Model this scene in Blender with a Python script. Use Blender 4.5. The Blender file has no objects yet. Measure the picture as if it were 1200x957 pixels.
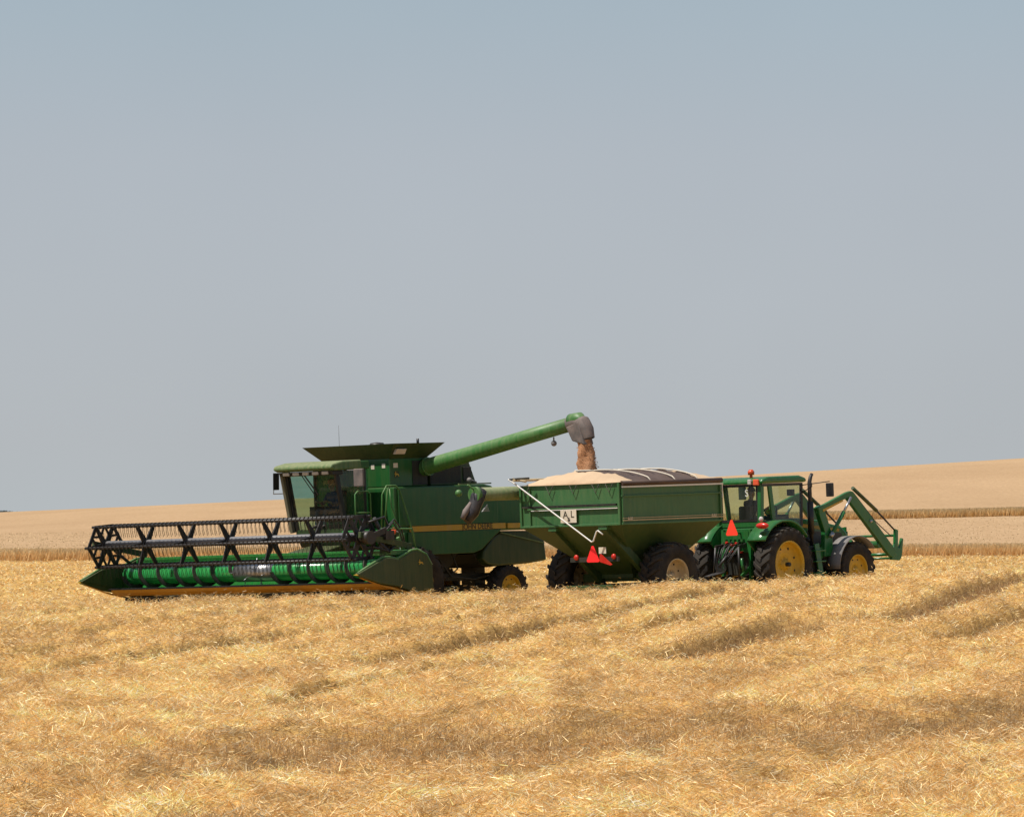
import bpy, bmesh, math, random
import numpy as np
from mathutils import Vector, Matrix

random.seed(7); rng = np.random.default_rng(11)
EYE = 2.62                      # camera height above the ground the combine stands on
TX = 0.037                      # the field climbs gently to the right
scene = bpy.context.scene
col = bpy.data.collections.new("Field"); scene.collection.children.link(col)
R = math.radians

# ------------------------------------------------------------------ materials
def new_mat(name):
    m = bpy.data.materials.new(name); m.use_nodes = True
    nt = m.node_tree; nt.nodes.clear()
    out = nt.nodes.new('ShaderNodeOutputMaterial')
    return m, nt, out
def N(nt, typ, **kw):
    n = nt.nodes.new(typ)
    for k, v in kw.items():
        if k in n.inputs: n.inputs[k].default_value = v
        else: setattr(n, k, v)
    return n
def L(nt, a, ao, b, bi): nt.links.new(a.outputs[ao], b.inputs[bi])
def rgba(c): return (c[0], c[1], c[2], 1.0)

def paint(name, c, rough=0.4, dust=0.35, dustcol=(0.42, 0.33, 0.2), metal=0.0, spec=0.5, streak=True, scale=1.0):
    """painted or bare metal, rubber, plastic: base colour with grime patches and dust lying on upward faces"""
    m, nt, out = new_mat(name)
    p = N(nt, 'ShaderNodeBsdfPrincipled'); p.inputs['Metallic'].default_value = metal
    p.inputs['Specular IOR Level'].default_value = spec
    tc = N(nt, 'ShaderNodeTexCoord')
    n1 = N(nt, 'ShaderNodeTexNoise', Scale=1.3*scale, Detail=6.0, Roughness=0.65)
    n2 = N(nt, 'ShaderNodeTexNoise', Scale=9.0*scale, Detail=5.0, Roughness=0.7)
    mp = N(nt, 'ShaderNodeMapping'); mp.inputs['Scale'].default_value = (3.0, 3.0, 0.35)
    n3 = N(nt, 'ShaderNodeTexNoise', Scale=3.0*scale, Detail=5.0, Roughness=0.7)
    L(nt, tc, 'Object', n1, 'Vector'); L(nt, tc, 'Object', n2, 'Vector'); L(nt, tc, 'Object', mp, 'Vector'); L(nt, mp, 'Vector', n3, 'Vector')
    geo = N(nt, 'ShaderNodeNewGeometry'); sx = N(nt, 'ShaderNodeSeparateXYZ'); L(nt, geo, 'Normal', sx, 'Vector')
    up = N(nt, 'ShaderNodeMapRange'); up.inputs['From Min'].default_value = 0.1; up.inputs['From Max'].default_value = 0.95
    L(nt, sx, 'Z', up, 'Value')
    r1 = N(nt, 'ShaderNodeMapRange'); r1.inputs['From Min'].default_value = 0.38; r1.inputs['From Max'].default_value = 0.72
    L(nt, n3 if streak else n1, 'Fac', r1, 'Value')
    a = N(nt, 'ShaderNodeMath', operation='MULTIPLY_ADD'); a.inputs[1].default_value = 0.85; L(nt, up, 'Result', a, 0); L(nt, r1, 'Result', a, 2)
    b = N(nt, 'ShaderNodeMath', operation='MULTIPLY'); b.inputs[1].default_value = dust; b.use_clamp = True; L(nt, a, 'Value', b, 0)
    dark = N(nt, 'ShaderNodeMix', data_type='RGBA', blend_type='MIX')
    dark.inputs[6].default_value = rgba([v*0.68 for v in c]); dark.inputs[7].default_value = rgba([min(1, v*1.18) for v in c])
    L(nt, n1, 'Fac', dark, 0)
    mx = N(nt, 'ShaderNodeMix', data_type='RGBA'); mx.inputs[7].default_value = rgba(dustcol)
    L(nt, b, 'Value', mx, 0); L(nt, dark, 2, mx, 6); L(nt, mx, 2, p, 'Base Color')
    rr = N(nt, 'ShaderNodeMath', operation='MULTIPLY_ADD'); rr.inputs[1].default_value = 0.45; rr.inputs[2].default_value = rough
    rr.use_clamp = True; L(nt, b, 'Value', rr, 0); L(nt, rr, 'Value', p, 'Roughness')
    bp = N(nt, 'ShaderNodeBump', Strength=0.15, Distance=0.01); L(nt, n2, 'Fac', bp, 'Height'); L(nt, bp, 'Normal', p, 'Normal')
    L(nt, p, 'BSDF', out, 'Surface')
    return m

def glass(name, tint=(0.6, 0.76, 0.66), dirt=0.06):
    m, nt, out = new_mat(name)
    tr = N(nt, 'ShaderNodeBsdfTransparent', Color=rgba(tint)); gl = N(nt, 'ShaderNodeBsdfGlossy', Roughness=0.04)
    lw = N(nt, 'ShaderNodeLayerWeight'); lw.inputs['Blend'].default_value = 0.5; pw = N(nt, 'ShaderNodeMath', operation='POWER'); pw.inputs[1].default_value = 4.0
    fr = N(nt, 'ShaderNodeMath', operation='MULTIPLY_ADD'); fr.inputs[1].default_value = 0.9; fr.inputs[2].default_value = 0.045; mx = N(nt, 'ShaderNodeMixShader')
    L(nt, lw, 'Facing', pw, 0); L(nt, pw, 'Value', fr, 0); L(nt, fr, 'Value', mx, 'Fac'); L(nt, tr, 'BSDF', mx, 1); L(nt, gl, 'BSDF', mx, 2)
    df = N(nt, 'ShaderNodeBsdfDiffuse', Color=(0.4, 0.36, 0.28, 1)); nz = N(nt, 'ShaderNodeTexNoise', Scale=2.2, Detail=5.0)
    tc = N(nt, 'ShaderNodeTexCoord'); L(nt, tc, 'Object', nz, 'Vector')
    k = N(nt, 'ShaderNodeMath', operation='MULTIPLY'); k.inputs[1].default_value = dirt*2; L(nt, nz, 'Fac', k, 0)
    m2 = N(nt, 'ShaderNodeMixShader'); L(nt, k, 'Value', m2, 'Fac'); L(nt, mx, 'Shader', m2, 1); L(nt, df, 'BSDF', m2, 2)
    L(nt, m2, 'Shader', out, 'Surface')
    return m

M = {}
M['green'] = paint('combine_green', (0.013, 0.10, 0.024), 0.32, 0.16, (0.2, 0.16, 0.06))
M['green_bright'] = paint('lit_green', (0.012, 0.2, 0.036), 0.26, 0.08)  # brighter copy of the combine green, for faces shown as sunlit
M['green_deep'] = paint('dusty_dark_green', (0.018, 0.05, 0.012), 0.45, 0.2, (0.22, 0.18, 0.08))
M['roof_green'] = paint('faded_roof_green', (0.07, 0.15, 0.045), 0.5, 0.33, (0.42, 0.37, 0.2))
M['pillar_tan'] = paint('pillar_olive', (0.13, 0.115, 0.07), 0.5, 0.4, (0.3, 0.25, 0.15))
M['tube_green'] = paint('auger_tube_green', (0.035, 0.16, 0.03), 0.4, 0.28, (0.3, 0.34, 0.17))
M['cart_green'] = paint('cart_green', (0.04, 0.14, 0.045), 0.45, 0.2, (0.2, 0.22, 0.1))
M['cart_dark'] = paint('cart_green_shaded', (0.026, 0.07, 0.018), 0.5, 0.2, (0.2, 0.18, 0.07))  # cart green darkened to paint the shade below the bin
M['tractor_green'] = paint('tractor_green', (0.011, 0.135, 0.028), 0.22, 0.09, (0.35, 0.33, 0.2))
M['loader_green'] = paint('loader_green', (0.012, 0.135, 0.03), 0.35, 0.14, (0.25, 0.25, 0.13))
M['auger_green'] = paint('glossy_lit_green', (0.02, 0.34, 0.08), 0.2, 0.08)  # colour brightened to stand in for sunlight lost under the reel
M['olive'] = paint('light_olive', (0.15, 0.21, 0.085), 0.5, 0.35, (0.4, 0.36, 0.22))  # lighter olive than the roof green, for the cart auger
M['yellow'] = paint('machine_yellow', (0.62, 0.38, 0.012), 0.4, 0.22, (0.3, 0.2, 0.1))
M['yellow_dull'] = paint('pan_yellow', (0.5, 0.25, 0.012), 0.45, 0.35, (0.2, 0.14, 0.07))
M['stripe'] = paint('stripe_yellow', (0.5, 0.31, 0.02), 0.45, 0.25)
M['rubber'] = paint('tyre_rubber', (0.016, 0.016, 0.018), 0.75, 0.24, (0.2, 0.16, 0.11), spec=0.25, streak=False, scale=2)
M['black'] = paint('black_metal', (0.012, 0.012, 0.014), 0.4, 0.14, (0.2, 0.16, 0.12))
M['dark'] = paint('underframe_dark', (0.014, 0.016, 0.013), 0.6, 0.2, (0.14, 0.12, 0.07))
M['reel_tube'] = paint('reel_tube_grey', (0.10, 0.105, 0.12), 0.4, 0.35, (0.3, 0.28, 0.27))
M['steel'] = paint('worn_steel', (0.42, 0.43, 0.46), 0.3, 0.2, (0.4, 0.33, 0.25), metal=0.8)
M['grey'] = paint('grey_plastic', (0.16, 0.155, 0.16), 0.55, 0.3, (0.35, 0.3, 0.25))
M['boot'] = paint('rubber_boot_grey', (0.12, 0.105, 0.10), 0.6, 0.5, (0.27, 0.20, 0.17), streak=False, scale=3)
M['boot_dark'] = paint('black_rubber_boot', (0.014, 0.013, 0.015), 0.4, 0.22, (0.2, 0.17, 0.17), streak=False, scale=4)
M['white'] = paint('white_paint', (0.78, 0.77, 0.74), 0.45, 0.12)
M['cream'] = paint('cream_plate', (0.74, 0.66, 0.53), 0.5, 0.25, (0.45, 0.36, 0.25), scale=3)
M['rimcream'] = paint('cream_rim', (0.55, 0.44, 0.26), 0.5, 0.4, (0.3, 0.22, 0.13), scale=2)
M['ink'] = paint('dark_ink', (0.03, 0.028, 0.02), 0.6, 0.05)
M['lens'] = paint('clear_lamp_lens', (0.55, 0.5, 0.47), 0.12, 0.1)
M['skin'] = paint('skin', (0.42, 0.24, 0.17), 0.55, 0.0)
M['shirt'] = paint('navy_shirt', (0.02, 0.028, 0.05), 0.85, 0.0)
M['shirt2'] = paint('blue_shirt', (0.04, 0.08, 0.2), 0.85, 0.0)
M['denim'] = paint('denim', (0.03, 0.045, 0.09), 0.85, 0.0)
M['seat'] = paint('black_seat', (0.02, 0.018, 0.018), 0.7, 0.05)
M['cloth_cap'] = paint('cap_cloth', (0.05, 0.04, 0.035), 0.9, 0.05)
M['red'] = paint('lamp_red', (0.6, 0.025, 0.015), 0.25, 0.05)
M['orange'] = paint('lamp_orange', (0.85, 0.12, 0.05), 0.25, 0.05)
M['amber'] = paint('beacon_amber', (0.65, 0.07, 0.015), 0.2, 0.05)
def bright_red(name, c):
    m, nt, out = new_mat(name)
    p = N(nt, 'ShaderNodeBsdfPrincipled'); p.inputs['Base Color'].default_value = rgba(c); p.inputs['Roughness'].default_value = 0.5
    p.inputs['Emission Color'].default_value = rgba(c); p.inputs['Emission Strength'].default_value = 0.25   # fluorescent film
    nz = N(nt, 'ShaderNodeTexNoise', Scale=6.0); tc = N(nt, 'ShaderNodeTexCoord'); L(nt, tc, 'Object', nz, 'Vector')
    bp = N(nt, 'ShaderNodeBump', Strength=0.1); L(nt, nz, 'Fac', bp, 'Height'); L(nt, bp, 'Normal', p, 'Normal')
    L(nt, p, 'BSDF', out, 'Surface'); return m
M['smv_red'] = bright_red('fluorescent_red', (0.85, 0.02, 0.02))
M['smv_orange'] = bright_red('fluorescent_orange', (0.9, 0.055, 0.025))
M['canvas'] = paint('tan_canvas', (0.60, 0.43, 0.28), 0.9, 0.12, (0.5, 0.38, 0.25), spec=0.1, streak=False)
M['darktarp'] = paint('brown_tarp', (0.07, 0.04, 0.03), 0.6, 0.16, (0.22, 0.16, 0.13), streak=False)
M['glass'] = glass('cab_glass')
M['glass_dark'] = glass('cab_glass_tinted', (0.72, 0.84, 0.72), 0.03)
M['glass_side'] = glass('cab_side_glass', (0.5, 0.66, 0.55), 0.05)
def grain_mat():
    m, nt, out = new_mat('wheat_grain')
    p = N(nt, 'ShaderNodeBsdfPrincipled'); p.inputs['Roughness'].default_value = 0.8; p.inputs['Specular IOR Level'].default_value = 0.15
    tc = N(nt, 'ShaderNodeTexCoord'); nz = N(nt, 'ShaderNodeTexNoise', Scale=45.0, Detail=4.0, Roughness=0.8); L(nt, tc, 'Object', nz, 'Vector')
    cr = N(nt, 'ShaderNodeValToRGB'); cr.color_ramp.elements[0].position = 0.35; cr.color_ramp.elements[0].color = (0.38, 0.18, 0.09, 1)
    cr.color_ramp.elements[1].position = 0.7; cr.color_ramp.elements[1].color = (0.66, 0.36, 0.19, 1)
    L(nt, nz, 'Fac', cr, 'Fac'); L(nt, cr, 'Color', p, 'Base Color')
    bp = N(nt, 'ShaderNodeBump', Strength=0.8, Distance=0.03); L(nt, nz, 'Fac', bp, 'Height'); L(nt, bp, 'Normal', p, 'Normal')
    L(nt, p, 'BSDF', out, 'Surface'); return m
M['grain'] = grain_mat()

# ------------------------------------------------------------------ mesh builder
class MB:
    def __init__(s): s.v = []; s.f = []; s.sm = []; s.mi = []; s.m = 0; s.cuts = []
    def add(s, vs, fs, smooth=False):
        o = len(s.v); s.v += [tuple(p) for p in vs]
        s.cuts.append((o, len(s.f)))
        for f in fs: s.f.append(tuple(i+o for i in f)); s.sm.append(smooth); s.mi.append(s.m)
        return s
    def box(s, x0, x1, y0, y1, z0, z1):
        return s.hexa([(x0,y0,z0),(x1,y0,z0),(x1,y1,z0),(x0,y1,z0),(x0,y0,z1),(x1,y0,z1),(x1,y1,z1),(x0,y1,z1)])
    def hexa(s, p):
        return s.add(p, [(3,2,1,0),(4,5,6,7),(0,1,5,4),(1,2,6,5),(2,3,7,6),(3,0,4,7)])
    def prism(s, poly, axis, lo, hi):
        """polygon in the two remaining axes (in x,y,z order), extruded along axis"""
        n = len(poly)
        def P(a, b, t): return {'x': (t, a, b), 'y': (a, t, b), 'z': (a, b, t)}[axis]
        vs = [P(a, b, lo) for a, b in poly] + [P(a, b, hi) for a, b in poly]
        fs = [tuple(range(n-1, -1, -1)), tuple(range(n, 2*n))] + [(i, (i+1) % n, n+(i+1) % n, n+i) for i in range(n)]
        return s.add(vs, fs)
    def tube(s, pts, r, n=10, caps=True, smooth=True):
        pts = [Vector(p) for p in pts]; m = len(pts)
        rs = r if isinstance(r, (list, tuple)) else [r]*m
        vs = []; prev = None
        for i, p in enumerate(pts):
            t = (pts[min(i+1, m-1)]-pts[max(i-1, 0)]).normalized()
            if prev is None:
                a = Vector((0, 0, 1)) if abs(t.z) < 0.9 else Vector((1, 0, 0))
                u = t.cross(a).normalized()
            else:
                u = (prev-t*prev.dot(t)).normalized()
            w = t.cross(u); prev = u
            for k in range(n):
                q = 2*math.pi*k/n; vs.append(p+(u*math.cos(q)+w*math.sin(q))*rs[i])
        fs = [(i*n+k, i*n+(k+1) % n, (i+1)*n+(k+1) % n, (i+1)*n+k) for i in range(m-1) for k in range(n)]
        s.add(vs, fs, smooth)
        if caps:
            o = len(s.v)-len(vs)
            s.f.append(tuple(o+k for k in range(n-1, -1, -1))); s.sm.append(False); s.mi.append(s.m)
            s.f.append(tuple(o+(m-1)*n+k for k in range(n))); s.sm.append(False); s.mi.append(s.m)
        return s
    def beam(s, a, b, w, h, up=(0, 0, 1)):
        """rectangular bar from a to b, w across, h along up"""
        a = Vector(a); b = Vector(b); t = (b-a).normalized(); u = t.cross(Vector(up)).normalized(); v = u.cross(t)
        c = [(-w/2, -h/2), (w/2, -h/2), (w/2, h/2), (-w/2, h/2)]
        vs = [a+u*x+v*y for x, y in c]+[b+u*x+v*y for x, y in c]
        return s.add(vs, [(3,2,1,0),(4,5,6,7),(0,1,5,4),(1,2,6,5),(2,3,7,6),(3,0,4,7)])
    def lathe(s, prof, c=(0, 0, 0), n=40, axis='y', smooth=True):
        """profile of (radius, along-axis)"""
        vs = []; m = len(prof)
        for k in range(n):
            q = 2*math.pi*k/n
            for r, a in prof:
                if axis == 'y': vs.append((c[0]+r*math.cos(q), c[1]+a, c[2]+r*math.sin(q)))
                elif axis == 'z': vs.append((c[0]+r*math.cos(q), c[1]+r*math.sin(q), c[2]+a))
                else: vs.append((c[0]+a, c[1]+r*math.cos(q), c[2]+r*math.sin(q)))
        fs = [(k*m+i, k*m+i+1, ((k+1) % n)*m+i+1, ((k+1) % n)*m+i) for k in range(n) for i in range(m-1)]
        return s.add(vs, fs, smooth)
    def ball(s, c, r, n=10):
        rr = r if isinstance(r, (tuple, list)) else (r, r, r)
        vs = []; fs = []
        for i in range(n+1):
            th = math.pi*i/n
            for k in range(2*n):
                q = math.pi*k/n
                vs.append((c[0]+rr[0]*math.sin(th)*math.cos(q), c[1]+rr[1]*math.sin(th)*math.sin(q), c[2]+rr[2]*math.cos(th)))
        for i in range(n):
            for k in range(2*n): fs.append((i*2*n+k, (i+1)*2*n+k, (i+1)*2*n+(k+1) % (2*n), i*2*n+(k+1) % (2*n)))
        return s.add(vs, fs, True)
    def each(s, name, mat, parent=None, bevel=0.0):
        """every added shape becomes a part of its own"""
        out = []
        for i, (vo, fo) in enumerate(s.cuts):
            ve, fe = s.cuts[i+1] if i+1 < len(s.cuts) else (len(s.v), len(s.f))
            m = MB(); m.v = s.v[vo:ve]; m.f = [tuple(k-vo for k in f) for f in s.f[fo:fe]]; m.sm = s.sm[fo:fe]; m.mi = s.mi[fo:fe]
            out.append(m.build(name, mat, parent, bevel))
        return out
    def build(s, name, mat, parent=None, bevel=0.0, loc=None):
        me = bpy.data.meshes.new(name); me.from_pydata(s.v, [], s.f)
        me.polygons.foreach_set('use_smooth', s.sm); me.polygons.foreach_set('material_index', s.mi)
        bm = bmesh.new(); bm.from_mesh(me); bmesh.ops.remove_doubles(bm, verts=bm.verts, dist=1e-5)
        bmesh.ops.recalc_face_normals(bm, faces=bm.faces); bm.to_mesh(me); bm.free()
        for mm in (mat if isinstance(mat, (list, tuple)) else [mat]): me.materials.append(M[mm] if isinstance(mm, str) else mm)
        o = bpy.data.objects.new(name, me); col.objects.link(o)
        if loc: o.location = loc
        if parent: o.parent = parent
        if bevel:
            b = o.modifiers.new('bevel', 'BEVEL'); b.width = bevel; b.segments = 2; b.limit_method = 'ANGLE'; b.angle_limit = R(35)
            b.harden_normals = False
        return o
def empty(name, parent=None, loc=(0, 0, 0), rotz=0):
    o = bpy.data.objects.new(name, None); col.objects.link(o); o.location = loc; o.rotation_euler = (0, 0, rotz)
    o.empty_display_size = 0.3
    if parent: o.parent = parent
    return o
def tag(o, label=None, cat=None, group=None, kind=None):
    if label: o['label'] = label
    if cat: o['category'] = cat
    if group: o['group'] = group
    if kind: o['kind'] = kind
    return o
def vehicle(name, x, y, yaw, label, cat):
    """an Empty standing on the sloping field: local +X ahead, +Y to the machine's left"""
    o = empty(name); a = R(yaw)
    n = Vector((-TX, 0, 1)).normalized(); h = Vector((math.cos(a), math.sin(a), TX*math.cos(a))).normalized(); l = n.cross(h)
    mt = Matrix(((h.x, l.x, n.x, x), (h.y, l.y, n.y, y), (h.z, l.z, n.z, TX*x), (0, 0, 0, 1)))
    o.matrix_world = mt
    return tag(o, label, cat)
def text(s, name, mat, parent, loc, rot, size, depth=0.004, sx=1.0):
    cu = bpy.data.curves.new(name, 'FONT'); cu.body = s; cu.size = size; cu.extrude = depth; cu.align_x = 'CENTER'; cu.align_y = 'CENTER'
    tmp = bpy.data.objects.new('t', cu); scene.collection.objects.link(tmp); bpy.context.view_layer.update()
    me = bpy.data.meshes.new_from_object(tmp.evaluated_get(bpy.context.evaluated_depsgraph_get()))
    bpy.data.objects.remove(tmp); bpy.data.curves.remove(cu)
    me.name = name; me.materials.clear(); me.materials.append(M[mat])
    o = bpy.data.objects.new(name, me); col.objects.link(o); o.parent = parent; o.location = loc; o.rotation_euler = rot; o.scale = (sx, 1, 1)
    return o

# ------------------------------------------------------------------ wheels
def make_wheel(parent, c, r, w, rimr, side, rimmat, lugs=22, steer=0, recess=0.35, lugh=0.045, weight=False):
    """c = centre, side = +1 when the outer face looks to +Y"""
    e = empty('wheel', parent, c, steer)
    t = MB(); h = w/2; ro = r-lugh
    prof = [(rimr, -h*0.72), (rimr*1.1, -h*0.93), (ro*0.80, -h*1.0), (ro*0.93, -h*0.97), (ro*0.985, -h*0.84), (ro, -h*0.5), (ro*1.003, 0),
            (ro, h*0.5), (ro*0.985, h*0.84), (ro*0.93, h*0.97), (ro*0.80, h*1.0), (rimr*1.1, h*0.93), (rimr, h*0.72)]
    t.lathe(prof, n=48)
    for k in range(lugs):                                          # chevron lugs, alternating left and right
        for sgn in (-1, 1):
            q0 = 2*math.pi*(k+(0.5 if sgn > 0 else 0))/lugs; dq = 2*math.pi/lugs*0.95; th = 0.034/r+0.016
            vs = []
            for (a, qa, rad0) in ((-0.03, q0, ro*0.99), (0.55, q0-dq*0.45, ro*0.985), (1.0, q0-dq*0.85, ro*0.93)):
                for rad in (rad0, rad0+lugh*(1.0 if a < 0.9 else 1.15)):
                    for dt in (-th, th):
                        vs.append((rad*math.cos(qa+dt), sgn*a*h*1.0, rad*math.sin(qa+dt)))
            fs = []
            for i in (0, 4): fs += [(i, i+1, i+5, i+4), (i+2, i+6, i+7, i+3), (i, i+4, i+6, i+2), (i+1, i+3, i+7, i+5)]
            fs += [(0, 2, 3, 1), (8, 9, 11, 10)]
            t.add(vs, fs)
    t.build('tyre', 'rubber', e)
    m = MB(); o = side*h
    m.lathe([(rimr*1.04, o*0.74), (rimr*1.04, o*0.86), (rimr*0.97, o*0.86), (rimr*0.93, o*0.6), (rimr*0.88, o*recess), (rimr*0.62, o*(recess+0.10)),
             (rimr*0.4, o*(recess+0.12)), (rimr*0.36, o*(recess+0.05)), (rimr*0.22, o*(recess+0.05)), (rimr*0.2, o*(recess+0.3)), (0.001, o*(recess+0.3))], n=40)
    m.lathe([(rimr*1.02, -o*0.8), (rimr*0.9, -o*0.5), (rimr*0.86, o*recess)], n=32)
    for k in range(8):
        q = 2*math.pi*k/8
        m.tube([(rimr*0.3*math.cos(q), o*(recess+0.04), rimr*0.3*math.sin(q)), (rimr*0.3*math.cos(q), o*(recess+0.13), rimr*0.3*math.sin(q))], 0.018, 6)
    m.m = 1; d = m
    for k in range(8):                                              # wheel-weight bolts / slots
        q = 2*math.pi*(k+0.5)/8; cx, cz = rimr*0.72*math.cos(q), rimr*0.72*math.sin(q)
        d.tube([(cx, o*(recess+0.02), cz), (cx, o*(recess+0.115), cz)], rimr*0.055, 8)
    if weight: d.tube([(0, o*recess, 0), (0, o*(recess+0.75), 0)], 0.055, 12)
    m.build('rim', [rimmat, 'dark'], e)
    return e

# ------------------------------------------------------------------ people
def make_person(name, loc_parent, base, yaw, label, shirt, cap=True):
    """seated figure, hands on a steering wheel; local +X ahead. base = seat point in the parent vehicle's frame (world matrix applied)"""
    J = {}; order = []; edges = []; rad = []
    def j(k, p, r, par=None):
        J[k] = len(order); order.append(p); rad.append(r)
        if par is not None: edges.append((J[par], J[k]))
    j('pel', (0, 0, 0.10), (0.15, 0.12)); j('waist', (-0.02, 0, 0.26), (0.15, 0.11), 'pel'); j('chest', (0, 0, 0.44), (0.18, 0.12), 'waist')
    j('neck0', (0.01, 0, 0.58), (0.075, 0.07), 'chest'); j('neck', (0.03, 0, 0.65), (0.055, 0.055), 'neck0')
    j('jaw', (0.055, 0, 0.71), (0.07, 0.075), 'neck'); j('head', (0.045, 0, 0.79), (0.085, 0.1), 'jaw'); j('crown', (0.035, 0, 0.87), (0.06, 0.07), 'head')
    j('nose', (0.155, 0, 0.765), (0.018, 0.018), 'head')
    for s, n in ((1, 'l'), (-1, 'r')):
        j('ear'+n, (0.04, s*0.1, 0.775), (0.016, 0.022), 'head')
        j('sh'+n, (0, s*0.19, 0.53), (0.07, 0.07), 'chest'); j('el'+n, (0.12, s*0.26, 0.29), (0.045, 0.045), 'sh'+n)
        j('wr'+n, (0.35, s*0.19, 0.33), (0.03, 0.027), 'el'+n); j('pm'+n, (0.42, s*0.165, 0.36), (0.038, 0.02), 'wr'+n)
        for q in range(4):
            y = s*(0.195-q*0.02)
            j('f%d%s' % (q, n), (0.47+0.006*(q % 3), y, 0.375), (0.010, 0.010), 'pm'+n)
            j('g%d%s' % (q, n), (0.492, y, 0.345), (0.009, 0.009), 'f%d%s' % (q, n)); j('h%d%s' % (q, n), (0.47, y, 0.325), (0.008, 0.008), 'g%d%s' % (q, n))
        j('t0'+n, (0.43, s*0.12, 0.345), (0.011, 0.011), 'pm'+n); j('t1'+n, (0.46, s*0.11, 0.33), (0.009, 0.009), 't0'+n)
        j('hip'+n, (0.03, s*0.1, 0.07), (0.1, 0.09), 'pel'); j('kn'+n, (0.46, s*0.15, 0.13), (0.065, 0.065), 'hip'+n)
        j('an'+n, (0.5, s*0.15, -0.28), (0.04, 0.045), 'kn'+n); j('toe'+n, (0.66, s*0.16, -0.32), (0.045, 0.03), 'an'+n)
    me = bpy.data.meshes.new(name); me.from_pydata(order, edges, []); 
    o = bpy.data.objects.new(name, me); scene.collection.objects.link(o)
    sk = o.modifiers.new('skin', 'SKIN'); sk.use_smooth_shade = True
    for i, d in enumerate(me.skin_vertices[0].data): d.radius = rad[i]; d.use_root = (i == 0)
    sb = o.modifiers.new('sub', 'SUBSURF'); sb.levels = 2; sb.render_levels = 2
    bpy.context.view_layer.update()
    m2 = bpy.data.meshes.new_from_object(o.evaluated_get(bpy.context.evaluated_depsgraph_get()))
    bpy.data.objects.remove(o)
    for k in ('skin', shirt, 'denim', 'black'): m2.materials.append(M[k])
    for p in m2.polygons:
        c = p.center; i = 1
        if c.z > 0.61: i = 0
        elif c.x > 0.3 and c.z > 0.27: i = 0
        elif c.z < -0.22: i = 3
        elif c.z < 0.17: i = 2
        p.material_index = i; p.use_smooth = True
    ob = bpy.data.objects.new(name, m2); col.objects.link(ob)
    ob.matrix_world = loc_parent.matrix_world @ Matrix.Translation(base) @ Matrix.Rotation(yaw, 4, 'Z')
    tag(ob, label, 'person')
    if cap:
        c = MB(); c.lathe([(0.112, 0), (0.115, 0.04), (0.095, 0.09), (0.05, 0.12), (0.001, 0.125)], (0.04, 0, 0.82), 20, 'z')
        c.prism([(0.1, -0.085), (0.2, -0.06), (0.225, 0), (0.2, 0.06), (0.1, 0.085)], 'z', 0.815, 0.828)
        c.build('cap', 'cloth_cap', ob)
    return ob

# ================================================================== COMBINE HARVESTER
C = vehicle('combine_harvester', -3.56, 155.6, 226,
            'green combine harvester with wide black reel header unloading grain through its raised auger', 'combine harvester')
for s in (1, -1):
    make_wheel(C, (0, s*1.42, 0.92), 0.92, 0.74, 0.43, s, 'yellow', 18, lugh=0.06)
    make_wheel(C, (-3.7, s*1.22, 0.63), 0.64, 0.4, 0.34, s, 'yellow', 18, steer=0)
# body shell
b = MB()
b.prism([(0.62, 1.75), (0.62, 3.38), (-2.75, 3.38), (-3.0, 3.34), (-3.2, 3.2), (-4.2, 2.98), (-4.75, 2.6), (-4.98, 2.15), (-3.2, 2.15), (-2.9, 1.95), (-2.45, 1.68), (0.1, 1.62)], 'y', -1.48, 1.48)
b.build('body', 'green', C, 0.04)
b = MB()                                                            # lower, slightly proud side skirts
for s in (1, -1):
    lo, hi = sorted((s*1.484, s*1.53))
    b.prism([(0.2, 1.6), (0.2, 2.19), (-3.3, 2.19), (-2.95, 1.99), (-2.5, 1.68), (-2.2, 1.6)], 'y', lo, hi)
    b.prism([(0.5, 2.36), (0.5, 3.35), (-2.75, 3.35), (-3.15, 3.17), (-3.15, 2.36)], 'y', lo, hi)
b.each('side_panel', 'green', C, 0.012)
b = MB()
for s in (1, -1):
    lo, hi = sorted((s*1.484, s*1.536))
    b.prism([(0.12, 2.205), (0.12, 2.35), (-3.42, 2.35), (-3.42, 2.205)], 'y', lo, hi)
    b.prism([(-3.5, 2.205), (-3.5, 2.34), (-4.6, 2.33), (-4.75, 2.2)], 'y', lo, hi)
b.each('side_stripe', 'stripe', C)
text('JOHN DEERE', 'lettering', 'ink', C, (-2.36, 1.542, 2.28), (R(90), 0, R(180)), 0.2, 0.003, 1.0)
# rear hood
b = MB()
b.prism([(-2.62, 1.42), (-2.66, 1.62), (-3.05, 1.98), (-3.45, 2.14), (-4.35, 2.12), (-5.0, 1.85), (-5.06, 1.32), (-4.4, 1.26), (-3.2, 1.22), (-2.8, 1.28)], 'y', -1.42, 1.42)
b.build('rear_hood', 'green_deep', C, 0.05)
b = MB(); b.beam((-3.3, 1.45, 2.1), (-4.95, 1.45, 1.78), 0.02, 0.03); b.build('hood_trim', 'roof_green', C)
b = MB()
b.prism([(-2.5, 1.56), (-2.72, 1.3), (-3.0, 1.2), (-3.4, 1.22), (-2.9, 1.6)], 'y', -1.2, 1.2)
b.prism([(0.5, 0.75), (0.5, 1.8), (-2.4, 1.8), (-2.0, 1.3), (-1.2, 0.85)], 'y', -0.9, 0.9)
b.box(-0.25, 0.25, -1.2, 1.2, 0.75, 1.1)
b.box(-3.85, -3.55, -1.1, 1.1, 0.5, 0.75)
b.beam((-1.0, 0.75, 1.0), (-3.7, 0.75, 0.95), 0.16, 0.2); b.beam((-1.0, -0.75, 1.0), (-3.7, -0.75, 0.95), 0.16, 0.2)
b.beam((-3.7, 0, 0.6), (-3.7, 0, 1.4), 0.5, 0.4, (1, 0, 0))
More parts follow.
